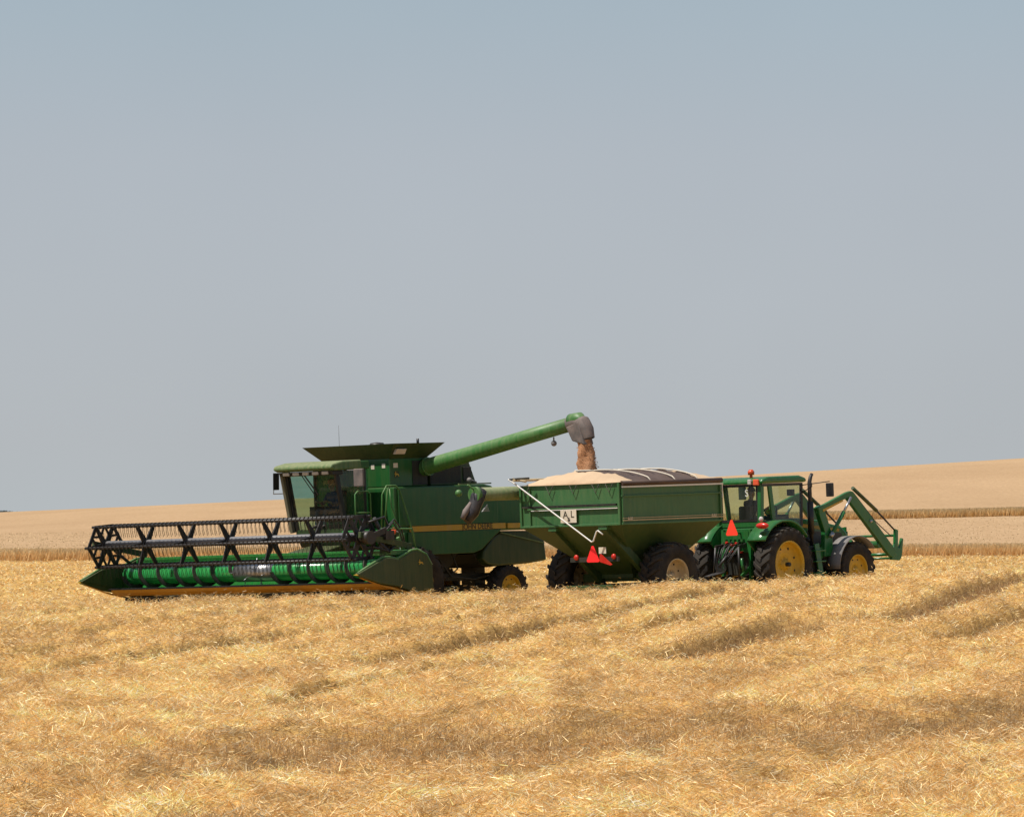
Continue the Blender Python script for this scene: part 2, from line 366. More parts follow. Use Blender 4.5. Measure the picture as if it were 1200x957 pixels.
b.tube([(-1.2, 1.2, 1.5), (-1.6, 1.25, 1.0), (-2.6, 1.1, 0.9), (-3.4, 0.9, 1.0)], 0.03, 6)
b.tube([(-1.7, 1.2, 1.62), (-1.85, 1.25, 1.2), (-1.5, 1.2, 0.95)], 0.025, 6)
b.build('underframe', 'dark', C, 0.02)
b = MB(); b.beam((0.75, 1.62, 1.4), (-0.95, 1.56, 0.45), 0.05, 0.24); b.box(-1.25, -0.6, 1.3, 1.62, 0.42, 0.75); b.box(-0.1, 0.5, 1.84, 1.9, 0.9, 1.5)
b.build('step_guard', 'green_deep', C, 0.02)
# tank box and engine bay
b = MB(); b.box(-0.86, 0.52, -1.25, 1.25, 3.384, 4.12)
b.box(-1.0, -0.86, -1.1, 1.1, 3.384, 4.05)
b.build('tank_housing', 'green', C, 0.03)
b = MB()
b.prism([(-1.0, 3.384), (-1.0, 3.98), (-2.45, 4.0), (-2.72, 3.384)], 'y', -1.22, 1.22)
g = b.build('engine_cover', 'green_deep', C, 0.03)
b = MB()
for k in range(12):
    z = 3.46+k*0.036; b.box(-2.1, -1.0, 1.222, 1.236, z, z+0.018)
b.box(-2.12, -0.98, 1.219, 1.224, 3.44, 3.9)
b.build('engine_grille', 'dark', g)
b = MB(); b.box(-2.5, -2.2, 1.222, 1.25, 3.5, 3.85); b.box(-0.84, -0.3, 1.252, 1.27, 3.42, 4.05); b.each('access_panel', 'dark', C, 0.01)
b = MB(); b.tube([(-2.6, 0.9, 3.4), (-2.6, 1.3, 3.44), (-2.35, 1.36, 3.5)], 0.03, 8); b.ball((-2.3, 1.36, 3.5), 0.07, 8); b.build('bracket', 'grey', C)
b = MB(); b.beam((-1.75, 1.5, 3.4), (-2.95, 1.5, 3.4), 0.05, 0.035); b.build('deck_edge', 'roof_green', C)
# flared tank extension (open funnel)
b = MB()
def ring(x0, x1, y, z): return [(x0, -y, z), (x1, -y, z), (x1, y, z), (x0, y, z)]
vs = ring(-0.84, 0.5, 1.22, 4.10)+ring(-1.10, 0.78, 1.7, 4.5)+ring(-1.07, 0.75, 1.66, 4.5)+ring(-0.82, 0.47, 1.18, 4.14)
fs = []
for k in range(3):
    for i in range(4): fs.append((k*4+i, k*4+(i+1) % 4, (k+1)*4+(i+1) % 4, (k+1)*4+i))
b.add(vs, fs)
t = b.build('tank_extension', 'green_deep', C)
b = MB()
for k in (-3, 0, 3): b.beam((0.70, k*0.36, 4.43), (0.53, k*0.3, 4.17), 0.03, 0.02)
b.each('rib', 'green', t)
b = MB(); b.lathe([(0.62, 0), (0.45, 0.12), (0.2, 0.2), (0.001, 0.22)], (-0.16, 0, 4.16), 20, 'z'); b.build('grain_load', 'grain', C)
b = MB(); b.tube([(0.2, -0.9, 4.2), (0.2, -0.9, 5.05)], 0.006, 4); b.build('antenna', 'black', C)
b = MB(); b.tube([(-0.5, 1.3, 4.45), (-0.5, 1.3, 4.62)], 0.035, 8); b.build('beacon', 'black', C)
b = MB(); b.lathe([(0.2, 0), (0.17, 0.05), (0.001, 0.07)], (0.45, 0.75, 4.49), 16, 'z'); b.build('vent_cap', 'black', C)
b = MB()
for (y, z) in ((1.45, 4.3),):
    b.hexa([(0.2, 1.42, 4.22), (0.56, 1.42, 4.22), (0.56, 1.52, 4.22), (0.2, 1.52, 4.22), (0.2, 1.5, 4.37), (0.56, 1.5, 4.37), (0.56, 1.6, 4.36), (0.2, 1.6, 4.36)])
b.build('work_lamp', 'lens', C, 0.015)
for (x0, x1, y0, y1, z0, z1) in ((0.522, 0.528, 0.58, 0.70, 3.86, 3.98), (0.522, 0.528, 0.98, 1.1, 3.88, 4.0), (0.22, 0.38, 1.252, 1.258, 3.88, 4.0)):
    MB().box(x0, x1, y0, y1, z0, z1).build('sticker', 'cream', C)
def badge(parent, x, y, z, s=1.0):
    """small dark shield with a yellow running deer"""
    m = MB(); m.prism([(x-0.09*s, z-0.06*s), (x+0.09*s, z-0.06*s), (x+0.09*s, z+0.1*s), (x, z+0.13*s), (x-0.09*s, z+0.1*s)], 'y', y, y+0.004); p = m.build('badge', 'green_deep', parent)
    d = MB()
    deer = [(0.085, 0.02), (0.06, 0.05), (0.045, 0.045), (0.05, 0.09), (0.03, 0.1), (0.028, 0.05), (-0.02, 0.035), (-0.06, 0.03), (-0.085, -0.03), (-0.07, -0.04), (-0.045, 0.0), (0.0, 0.0), (0.03, -0.015), (0.06, -0.04), (0.07, -0.03), (0.045, 0.0), (0.06, 0.02)]
    d.prism([(x+a*s, z+c*s+0.01) for a, c in deer], 'y', y+0.006, y+0.010); d.build('emblem', 'stripe', p)
badge(C, 0.27, 1.252, 3.68, 1.0)
# cab
cab = empty('cab', C, (-0.25, 0, 0))
b = MB(); b.box(0.9, 1.95, -0.92, 0.92, 1.9, 2.34); b.box(1.24, 1.34, -0.92, 0.92, 2.34, 3.9); b.box(0.9, 2.3, 0.95, 1.5, 2.2, 2.3)
b.build('cab_shell', 'green_bright', cab, 0.03)
b = MB(); b.prism([(1.95, 1.9), (2.12, 2.2), (2.12, 2.36), (1.952, 2.36)], 'y', -0.9, 0.9); b.build('cab_sill', 'green_deep', cab)
b = MB(); b.prism([(1.24, 3.88), (1.595, 3.885), (1.595, 4.09), (1.24, 4.09)], 'y', -1.0, 1.0); b.build('roof_rear_shaded', 'green', cab, 0.03)  # darker roof piece paints in the shadow of the tank extension
b = MB(); b.prism([(1.6, 3.885), (2.58, 3.86), (2.72, 3.92), (2.68, 4.02), (2.3, 4.1), (1.6, 4.12)], 'y', -1.08, 1.08); b.build('roof', 'roof_green', cab, 0.04)
b = MB(); b.prism([(2.2, 3.75), (2.56, 3.75), (2.6, 3.855), (2.2, 3.855)], 'y', -0.98, 0.98); b.build('lamp_visor', 'black', cab, 0.01)
for k in range(5):
    y = -0.72+k*0.36; MB().box(2.565, 2.6, y-0.12, y+0.12, 3.76, 3.85).build('headlight', 'lens', cab, 0.02)
b = MB()
for y in (-0.9, 0.9): b.beam((2.08, y, 2.34), (2.38, y, 3.88), 0.08, 0.12, (1, 0, 0))
b.beam((1.37, 0.92, 2.34), (1.37, 0.92, 3.88), 0.05, 0.06, (1, 0, 0)); b.beam((1.37, -0.92, 2.34), (1.37, -0.92, 3.88), 0.05, 0.06, (1, 0, 0))
b.each('pillar', 'black', cab)
b = MB(); b.beam((2.13, -0.97, 2.3), (2.42, -1.0, 3.86), 0.1, 0.2, (1, 0, 0)); b.build('corner_trim', 'pillar_tan', cab, 0.01)
b = MB(); b.add([(2.12, -0.87, 2.36), (2.12, 0.87, 2.36), (2.4, 0.87, 3.84), (2.4, -0.87, 3.84)], [(0, 1, 2, 3)]); b.build('windscreen', 'glass', cab)
for y in (-0.93, 0.93):
    b = MB(); b.add([(1.37, y, 2.36), (2.08, y, 2.36), (2.36, y, 3.86), (1.37, y, 3.86)], [(0, 1, 2, 3)]); b.build('side_window', 'glass_side', cab)
b = MB(); b.beam((2.42, -0.25, 3.8), (2.34, 0.2, 3.25), 0.02, 0.03); b.beam((2.42, -0.35, 3.8), (2.33, 0.1, 3.2), 0.015, 0.02); b.each('wiper', 'black', cab)
b = MB(); b.box(1.42, 1.85, -0.26, 0.26, 2.55, 2.72); b.box(1.36, 1.48, -0.26, 0.26, 2.7, 3.35); b.box(1.5, 1.7, -0.15, 0.15, 2.34, 2.56); b.build('driver_seat', 'seat', cab, 0.05)
b = MB(); b.tube([(2.02, 0, 2.36), (1.86, 0, 2.95)], 0.04, 8)
b.tube([(1.86+0.05*math.cos(q), 0.2*math.sin(q), 3.0+0.19*math.cos(q)*0.4) for q in [2*math.pi*k/20 for k in range(21)]], 0.016, 6, False)
b.box(1.6, 1.95, -0.55, -0.35, 2.7, 2.95); b.build('steering_column', 'black', cab)
make_person('person', C, (1.36, 0.0, 2.72), 0, 'driver in a blue shirt and dark cap seated behind the windscreen of the harvester cab', 'shirt2')
b = MB(); b.tube([(1.95, -0.98, 3.32), (1.95, -1.62, 3.32), (1.95, -1.58, 3.6)], 0.016, 6); b.build('mirror_arm', 'grey', C)
b = MB(); b.hexa([(1.83, -1.52, 3.42), (1.88, -1.5, 3.42), (2.02, -1.56, 3.42), (1.97, -1.6, 3.42), (1.83, -1.5, 3.86), (1.88, -1.48, 3.86), (2.02, -1.54, 3.86), (1.97, -1.58, 3.86)]); b.build('mirror', 'black', C, 0.01)
b = MB(); b.tube([(1.9, 1.0, 3.85), (1.95, 1.5, 3.85), (1.95, 1.52, 3.4)], 0.018, 6); b.build('mirror_arm', 'grey', C)
b = MB(); b.box(1.92, 1.99, 1.4, 1.74, 3.42, 3.88); b.build('mirror', 'boot', C, 0.02)
b = MB()
b.tube([(2.05, 1.5, 2.3), (2.05, 1.5, 3.22), (1.95, 1.5, 3.3), (1.6, 1.5, 3.3), (1.5, 1.5, 3.22), (1.5, 1.5, 2.3)], 0.02, 6)
b.tube([(2.05, 1.5, 2.75), (1.5, 1.5, 2.75)], 0.018, 6)
b.tube([(1.2, 1.55, 2.2), (1.15, 1.58, 3.2), (1.0, 1.6, 3.42), (0.7, 1.62, 3.42), (0.55, 1.62, 3.3), (0.1, 1.64, 2.1), (0.1, 1.64, 1.75)], 0.022, 6)
b.tube([(1.1, 1.55, 2.25), (0.95, 1.58, 3.3), (0.85, 1.6, 3.42)], 0.02, 6)
b.tube([(0.85, 1.55, 3.38), (0.85, 1.6, 2.9), (0.6, 1.62, 2.2), (0.6, 1.62, 1.8)], 0.02, 6)
b.each('handrail', 'tube_green', C)
b = MB(); b.box(0.62, 1.3, 0.95, 1.6, 2.14, 2.2)
for z in (1.8, 1.45, 1.1): b.box(0.7, 1.15, 1.5, 1.72, z, z+0.04)
b.beam((0.68, 1.6, 2.15), (0.68, 1.6, 1.05), 0.04, 0.06, (1, 0, 0)); b.beam((1.18, 1.6, 2.15), (1.18, 1.6, 1.05), 0.04, 0.06, (1, 0, 0))
b.build('ladder', 'green_deep', C)
# unloading auger
ROOT = Vector((-0.75, 1.25, 3.86)); TIP = Vector((-1.08, 6.45, 4.84))
b = MB(); b.tube([(-0.55, 0.6, 3.75), (-0.66, 1.0, 3.82), ROOT, ROOT.lerp(TIP, 0.3), ROOT.lerp(TIP, 0.6), TIP], [0.23, 0.235, 0.215, 0.20, 0.19, 0.185], 20)
ua = b.build('unloading_auger', 'tube_green', C)
b = MB()
for t_ in (0.02,): b.tube([ROOT.lerp(TIP, t_), ROOT.lerp(TIP, t_+0.012)], 0.245, 20)
b.build('collar', 'tube_green', ua); b = MB(); b.tube([ROOT.lerp(TIP, 0.85)+Vector((0, 0, -0.2)), ROOT.lerp(TIP, 0.85)+Vector((0, 0, -0.3))], 0.02, 6)
b.build('lamp_stem', 'grey', ua)
b = MB(); pc = ROOT.lerp(TIP, 0.85)+Vector((0, 0, -0.36)); b.ball(pc, 0.075, 8); b.build('lamp', 'grey', ua)
b = MB()                                                            # rubber boot: hood plus hanging skirt
d = (TIP-ROOT).normalized(); p0 = ROOT.lerp(TIP, 0.965)
pts = [p0+d*-0.05, p0+d*0.2, p0+d*0.38+Vector((0, 0, -0.08)), p0+d*0.48+Vector((0, 0, -0.26)), p0+d*0.54+Vector((0, 0, -0.5))]
b.tube(pts, [0.205, 0.215, 0.225, 0.21, 0.18], 16, caps=False)
b.hexa([p0+Vector(q) for q in ((-0.18, 0.18, -0.44), (-0.18, 0.6, -0.55), (0.2, 0.6, -0.55), (0.2, 0.18, -0.44), (-0.19, -0.02, -0.08), (-0.19, 0.42, 0.05), (0.2, 0.42, 0.05), (0.2, -0.02, -0.08))])
b.build('rubber_boot', 'boot', ua, 0.03)
b = MB(); b.tube([p0+Vector((0, 0.0, 0.06)), p0+Vector((0, 0.3, 0.1)), p0+Vector((0, 0.52, 0.0))], [0.2, 0.19, 0.08], 14); b.build('spout_cap', 'tube_green', ua)

# ---- header
HW = 5.05
b = MB()
b.prism([(3.35, 0.85), (3.42, 1.2), (3.62, 1.72), (3.78, 1.74), (3.78, 1.66), (3.70, 1.6), (3.58, 1.15), (3.62, 0.98), (4.0, 0.93), (4.62, 0.99), (4.62, 0.94), (4.0, 0.86)], 'y', -HW+0.06, HW-0.06)
b.beam((3.7, -HW+0.1, 1.72), (3.7, HW-0.1, 1.72), 0.16, 0.14)
b.build('header_trough', 'green_bright', C, 0.01)
b = MB(); b.prism([(4.74, 0.975), (4.70, 0.90), (4.5, 0.815), (3.95, 0.79), (3.95, 0.85), (4.64, 0.93)], 'y', -HW+0.1, HW-0.1); b.build('header_underpan', 'yellow_dull', C)
b = MB(); b.box(4.62, 4.74, -HW+0.08, HW-0.08, 0.975, 1.02)
for k in range(128):
    y = -HW+0.14+k*(2*HW-0.28)/127; b.add([(4.74, y-0.022, 0.98), (4.74, y+0.022, 0.98), (4.90, y, 0.99), (4.74, y, 1.03)], [(0, 1, 2), (0, 2, 3), (1, 3, 2), (0, 3, 1)])
b.build('cutter_bar', 'black', C)
# conveyor auger with flighting from both ends and retracting fingers in the middle
ax, az = 4.13, 1.33
b = MB(); b.tube([(ax, -HW+0.15, az), (ax, HW-0.15, az)], 0.235, 24); au = b.build('header_auger', 'auger_green', C)
b = MB()
for s in (1, -1):
    n = 190; turns = 6.0; yy0, yy1 = s*(HW-0.2), s*0.75
    vs = []; fs = []
    for i in range(n+1):
        q = s*2*math.pi*turns*i/n; y = yy0+(yy1-yy0)*i/n
        vs += [(ax+0.23*math.cos(q), y, az+0.23*math.sin(q)), (ax+0.335*math.cos(q), y, az+0.335*math.sin(q)), (ax+0.335*math.cos(q), y+0.035, az+0.335*math.sin(q)), (ax+0.23*math.cos(q), y+0.05, az+0.23*math.sin(q))]
    for i in range(n):
        for a in range(4): fs.append((i*4+a, i*4+(a+1) % 4, (i+1)*4+(a+1) % 4, (i+1)*4+a))
    b.add(vs, fs)
b.build('flighting', 'dark', au)
b = MB(); b.tube([(ax, -0.72, az), (ax, 0.72, az)], 0.24, 24)
for i in range(16):
    q = i*2.4; y = -0.66+i*0.088; b.tube([(ax+0.23*math.cos(q), y, az+0.23*math.sin(q)), (ax+0.38*math.cos(q), y, az+0.38*math.sin(q))], 0.012, 5)
b.build('finger_drum', 'steel', au)
# end sheets with pointed dividers
for s in (1, -1):
    e = empty('end_divider', C)
    lo, hi = sorted((s*HW, s*(HW+0.1)))
    b = MB()
    b.prism([(2.98, 0.8), (3.0, 1.36), (3.18, 1.62), (3.5, 1.75), (3.68, 1.74), (4.2, 1.55), (4.2, 0.86), (3.6, 0.7)], 'y', lo, hi)
    b.prism([(4.215, 0.87), (4.215, 1.545), (4.5, 1.6), (4.72, 1.6), (5.1, 1.45), (5.66, 1.24), (5.6, 1.17), (4.9, 0.97)], 'y', min(s*(HW+0.004), s*(HW+0.16)), max(s*(HW+0.004), s*(HW+0.16)))
    b.build('end_sheet', 'green_deep', e, 0.02)
    b = MB()
    b.tube([(3.0, s*(HW+0.06), 1.38), (3.18, s*(HW+0.06), 1.65), (3.5, s*(HW+0.06), 1.78), (3.7, s*(HW+0.06), 1.76), (4.2, s*(HW+0.06), 1.57), (4.5, s*(HW+0.07), 1.62), (4.72, s*(HW+0.07), 1.62), (5.1, s*(HW+0.08), 1.47), (5.62, s*(HW+0.08), 1.25)], 0.035, 6)
    b.build('top_edge', 'tube_green', e)
    b = MB(); b.add([(5.45, s*(HW+0.0), 1.18), (5.45, s*(HW+0.17), 1.18), (5.78, s*(HW+0.08), 1.21), (5.45, s*(HW+0.08), 1.27)], [(0, 1, 2), (0, 2, 3), (1, 3, 2), (0, 3, 1)]); b.build('divider_tip', 'yellow', e)
    b = MB(); b.prism([(4.9, 0.95), (5.5, 1.13), (4.7, 0.88), (3.7, 0.66), (3.7, 0.7)], 'y', lo, hi); b.build('skid', 'yellow_dull', e)
    if s > 0: badge(e, 3.42, HW+0.102, 1.42, 1.0)
    if s < 0:
        b = MB(); b.prism([(4.3, 1.0), (5.66, 1.24), (5.0, 1.5), (4.5, 1.55), (4.3, 1.5)], 'y', -HW, -HW+0.03); b.build('inner_sheet', 'green_deep', e)
# feeder house
b = MB(); b.hexa([(3.4, -0.7, 0.85), (3.4, 0.7, 0.85), (0.9, 0.55, 1.35), (0.9, -0.55, 1.35), (3.4, -0.7, 1.6), (3.4, 0.7, 1.6), (0.9, 0.55, 2.1), (0.9, -0.55, 2.1)]); b.build('feeder_house', 'green_deep', C, 0.03)
# rear of header: dark drive shafts and hoses, plus a box for the shadow beneath
b = MB(); b.beam((3.25, -4.8, 1.25), (3.25, 4.9, 1.25), 0.18, 0.22); b.beam((3.2, 0.8, 1.0), (3.2, 4.8, 1.0), 0.08, 0.08)
for y in (-4, -2.4, 2.4, 4): b.beam((3.25, y, 1.0), (3.5, y, 1.65), 0.06, 0.1)
b.box(3.5, 4.4, -4.8, 4.9, 0.55, 0.78)  # dark box added as the shadow strip under the header
b.build('header_frame_and_shadow', 'dark', C)
# reel
RX, RZ, RR = 5.07, 2.12, 0.60
reel = empty('reel', C)
b = MB(); b.tube([(RX, -4.8, RZ+0.03), (RX, 4.75, RZ+0.03)], 0.11, 16); b.build('reel_tube', 'reel_tube', reel)
for k in range(6):
    q = R(60*k-3); x, z = RX+RR*math.cos(q), RZ+RR*math.sin(q)
    b = MB(); b.tube([(x, -4.85, z), (x, 4.82, z)], 0.036, 8)
    for i in range(64):
        y = -4.72+i*0.15
        b.tube([(x, y, z), (x+0.02, y, z-0.14), (x-0.02, y, z-0.31)], 0.0075, 3, False)
        b.box(x-0.04, x+0.04, y-0.016, y+0.016, z-0.046, z+0.042)
    b.build('reel_bat', 'black', reel)
for i in range(7):
    y = -4.72+i*(9.4/6); b = MB(); w = 0.03
    for k in range(6):
        q = R(60*k-3); x, z = math.cos(q), math.sin(q)
        b.prism([(RX+RR*x-0.042*-z, RZ+RR*z-0.042*x), (RX+RR*x+0.042*-z, RZ+RR*z+0.042*x), (RX+0.1*x+0.085*-z, RZ+0.1*z+0.085*x), (RX+0.1*x-0.085*-z, RZ+0.1*z-0.085*x)], 'y', y-0.02, y+0.02)
        # triangular gusset next to the hub
        a1, a2 = q-0.5, q+0.5
        b.prism([(RX+0.36*math.cos(q), RZ+0.36*math.sin(q)), (RX+0.15*math.cos(a1), RZ+0.15*math.sin(a1)), (RX+0.15*math.cos(a2), RZ+0.15*math.sin(a2))], 'y', y-0.024, y+0.024)
    b.tube([(RX, y-0.06, RZ), (RX, y+0.06, RZ)], 0.16, 14)
    if i in (0, 6):
        for k in range(6):
            q0, q1 = R(60*k-3), R(60*(k+1)-3)
            b.beam((RX+RR*math.cos(q0), y, RZ+RR*math.sin(q0)), (RX+RR*math.cos(q1), y, RZ+RR*math.sin(q1)), 0.03, 0.09, (math.cos((q0+q1)/2), 0, math.sin((q0+q1)/2)))
            qm = (q0+q1)/2
            b.beam((RX+0.3*math.cos(q0), y, RZ+0.3*math.sin(q0)), (RX+0.55*math.cos(qm), y, RZ+0.55*math.sin(qm)), 0.028, 0.06, (-math.sin(qm), 0, math.cos(qm)))
            b.beam((RX+0.3*math.cos(q1), y, RZ+0.3*math.sin(q1)), (RX+0.55*math.cos(qm), y, RZ+0.55*math.sin(qm)), 0.028, 0.06, (-math.sin(qm), 0, math.cos(qm)))
    b.build('reel_spider', 'black', reel)
for s in (1, -1):
    b = MB(); b.beam((3.5, s*4.9, 1.86), (RX+0.25, s*4.93, 2.2), 0.09, 0.15); b.beam((3.6, s*4.9, 1.6), (3.6, s*4.9, 1.95), 0.12, 0.16, (1, 0, 0))
    b.build('reel_arm', 'green_deep', C, 0.01)
    b = MB(); b.tube([(3.9, s*4.85, 1.5), (4.6, s*4.9, 2.0)], 0.045, 8); b.build('lift_cylinder', 'black', C)
b = MB()                                                            # reel drive at the near end
b.tube([(RX, 4.84, RZ), (RX, 5.1, RZ)], 0.17, 16); b.beam((RX, 5.02, RZ), (4.45, 5.0, 2.3), 0.06, 0.14); b.box(4.2, 4.5, 4.85, 5.04, 2.05, 2.28)
b.tube([(4.95, 4.9, 2.5), (4.4, 4.9, 2.62), (4.15, 4.9, 2.2), (4.2, 4.9, 1.8)], 0.03, 6); b.tube([(4.9, 4.95, 1.9), (4.3, 4.95, 1.75), (3.9, 4.9, 2.0)], 0.03, 6); b.tube([(4.7, 4.85, 2.6), (4.25, 4.8, 1.95)], 0.05, 8)
b.tube([(4.4, 4.9, 2.3), (4.1, 4.95, 2.55), (3.8, 4.9, 2.3), (3.6, 4.8, 1.9)], 0.022, 6)
b.tube([(4.5, 4.95, 2.2), (4.2, 5.0, 2.48), (3.9, 4.95, 2.2), (3.65, 4.85, 1.8)], 0.022, 6)
b.tube([(3.3, 4.4, 1.5), (3.0, 4.0, 2.0), (2.4, 3.0, 2.0), (1.4, 1.4, 1.7)], 0.03, 6)
b.box(4.1, 4.3, 4.6, 4.8, 1.62, 1.95)
b.build('reel_drive', 'black', C)
b = MB(); b.box(3.45, 4.3, 4.3, 5.0, 1.66, 1.78); b.tube([(3.6, 4.7, 1.75), (3.55, 4.7, 2.2)], 0.04, 8); b.tube([(3.75, 4.9, 1.75), (3.95, 4.9, 2.1)], 0.05, 8); b.tube([(3.3, 4.9, 1.7), (3.5, 4.95, 2.3), (4.6, 4.95, 2.33)], 0.025, 6); b.build('drive_guard', 'tube_green', C, 0.01)
b = MB(); b.lathe([(0.001, 0.05), (0.06, 0.045), (0.085, 0.02), (0.085, 0), (0.001, 0)], (3.83, 4.66, 2.26), 16, 'x'); b.build('warning_lamp', 'orange', C)
b = MB(); b.tube([(3.8, 4.66, 2.26), (3.6, 4.66, 2.2), (3.6, 4.66, 1.75)], 0.02, 6); b.build('lamp_bracket', 'grey', C)

# ================================================================== GRAIN CART
G = vehicle('grain_cart', 2.75, 151.9, 48, 'green two-wheeled grain cart with tan canvas cover and white crank rod behind the tractor', 'grain cart')
for s in (1, -1): make_wheel(G, (0.1, s*1.56-0.04, 0.87), 0.87, 0.66, 0.42, s, 'rimcream', 18, lugh=0.065, recess=0.1)
YL, YR, XR, XF = 1.6, -1.76, -1.85, 2.05
def frust(mb, z0, z1, a, b_):
    """open hopper band between rectangle a (x0,x1,y0,y1) at z0 and b_ at z1, 3 cm walls"""
    def rg(r, z, i=0): return [(r[0]+i, r[2]+i, z), (r[1]-i, r[2]+i, z), (r[1]-i, r[3]-i, z), (r[0]+i, r[3]-i, z)]
    vs = rg(a, z0)+rg(b_, z1)+rg(b_, z1, 0.03)+rg(a, z0, 0.03); fs = []
    for k in range(4):
        for i in range(4): fs.append((k*4+i, k*4+(i+1) % 4, ((k+1) % 4)*4+(i+1) % 4, ((k+1) % 4)*4+i))
    mb.add(vs, fs)
b = MB(); frust(b, 2.2, 3.26, (XR, XF, YR, YL), (XR, XF, YR, YL)); b.build('bin', 'cart_green', G)
b = MB()
for (x0, x1, y0, y1) in ((XR-0.05, XR-0.002, YR, YL), ):
    b.box(x0, x1, y0, y0+0.06, 2.2, 3.26); b.box(x0, x1, y1-0.06, y1, 2.2, 3.26); b.box(x0-0.02, x1, y0+0.06, y1-0.28, 2.64, 2.68); b.box(x0, x1, y0+0.06, y1-0.06, 2.2, 2.25); b.box(x0, x1, y1-0.36, y1-0.32, 2.25, 3.2)
for y0, y1 in ((YR-0.05, YR-0.002), (YL+0.002, YL+0.05)):
    b.box(XR, XF, y0, y1, 2.2, 2.25); b.box(XR, XF, y0, y1, 2.9, 2.94)
    for x in (XR+0.02, XF-0.08): b.box(x, x+0.06, y0, y1, 2.25, 3.12)
b.build('bin_frame', 'cart_green', G, 0.008)
b = MB(); b.box(XR-0.06, XR-0.002, YR+0.12, YL-0.1, 2.7, 2.745); b.build('rear_slot', 'dark', G)
b = MB(); b.box(XR-0.065, XR-0.055, YR+0.06, YL-0.4, 2.62, 2.64)
for y0, y1 in ((YR-0.06, YR-0.052), ): b.box(XR, XF+0.04, y0, y1, 3.13, 3.17)
b.beam((XF+0.02, YR-0.03, 3.15), (XF+0.02, YR-0.03, 2.8), 0.03, 0.03, (1, 0, 0))
b.each('rim_trim', 'white', G)
b = MB(); b.box(XR, XF, YR-0.062, YR-0.052, 2.30, 2.325); b.box(XR, XF, YR-0.062, YR-0.052, 2.36, 2.375)
b.each('side_pinstripe', 'rimcream', G)
text('A&L', 'side_lettering', 'cream', G, (XR+0.3, YR-0.056, 2.345), (R(90), 0, 0), 0.13); text('A&L', 'side_lettering', 'cream', G, (XF-0.35, YR-0.056, 2.345), (R(90), 0, 0), 0.13)
b = MB(); frust(b, 0.95, 2.2, (-0.15, 1.0, -0.6, 0.45), (XR+0.01, XF-0.01, YR+0.01, YL-0.01)); b.box(-0.15, 1.0, -0.6, 0.45, 0.85, 0.95); b.build('hopper', 'cart_dark', G)
b = MB()
for y in (0.55, -1.15): b.beam((XR+0.06, y, 2.16), (-0.05, y, 0.8), 0.16, 0.2); b.beam((XF-0.12, y, 2.18), (0.4, y, 0.8), 0.14, 0.2)
b.beam((0.1, -1.35, 0.87), (0.1, 1.2, 0.87), 0.22, 0.22); b.beam((-1.2, 0.5, 0.62), (2.0, 0.35, 0.62), 0.12, 0.18); b.beam((-1.2, -0.75, 0.62), (2.0, -0.5, 0.62), 0.12, 0.18)
b.beam((-1.2, -0.9, 0.62), (-1.2, 0.7, 0.62), 0.14, 0.16); b.beam((2.0, 0.35, 0.62), (4.35, 0.28, 0.55), 0.14, 0.2); b.beam((2.0, -0.5, 0.62), (4.35, 0.2, 0.55), 0.14, 0.2)
b.beam((-1.8, -0.8, 1.36), (-0.95, -0.8, 1.3), 0.05, 0.08)
b.build('chassis', 'cart_dark', G, 0.01)
b = MB(); b.box(XR-0.02, XR+0.14, 0.42, 0.68, 2.1, 2.197); b.box(XR-0.02, XR+0.14, -1.28, -1.0, 2.1, 2.197); b.each('leg_bracket', 'cart_green', G)
b = MB(); b.box(-1.84, -1.78, -1.6, 0.0, 1.3, 1.42); b.build('light_bar', 'dark', G)
for y in (-0.22, -1.47): MB().lathe([(0.001, -0.03), (0.05, -0.028), (0.07, 0), (0.07, 0.03), (0.001, 0.03)], (-1.87, y, 1.42), 16, 'x').build('tail_lamp', 'red', G)
def triangle(mb, y, z, w, h, x, t=0.01, lean=0):
    """slow-vehicle emblem, point up with clipped corners, facing -X"""
    c = w*0.07
    mb.prism([(y-w/2+c, z), (y+w/2-c, z), (y+w/2, z+c*1.4), (y+c, z+h), (y-c, z+h), (y-w/2, z+c*1.4)], 'x', x-t, x)
b = MB(); triangle(b, -0.82, 1.29, 0.42, 0.41, -1.9); sm = b.build('slow_vehicle_sign', 'smv_red', G)
b = MB(); b.prism([(-1.45, 1.22), (-1.38, 1.2), (-1.02, 1.3), (-1.04, 1.5), (-1.08, 1.5)], 'x', -1.9, -1.89); b.build('slow_vehicle_sign', M['red'], G)['label'] = 'tipped over red warning triangle'
b = MB(); b.box(-1.86, -1.85, -1.22, -0.98, 1.5, 1.66); b.build('number_plate', 'cream', G)
b = MB(); b.box(XR-0.075, XR-0.065, -0.33, 0.2, 2.3, 2.63); pl = b.build('sign_plate', 'cream', G)
for s_, y, z, sz in (('A', 0.03, 2.50, 0.25), ('L', -0.2, 2.51, 0.25), ('&', -0.08, 2.38, 0.15)):
    text(s_, 'lettering', 'ink', pl, (XR-0.08, y, z), (R(90), 0, R(-90)), sz, 0.003)
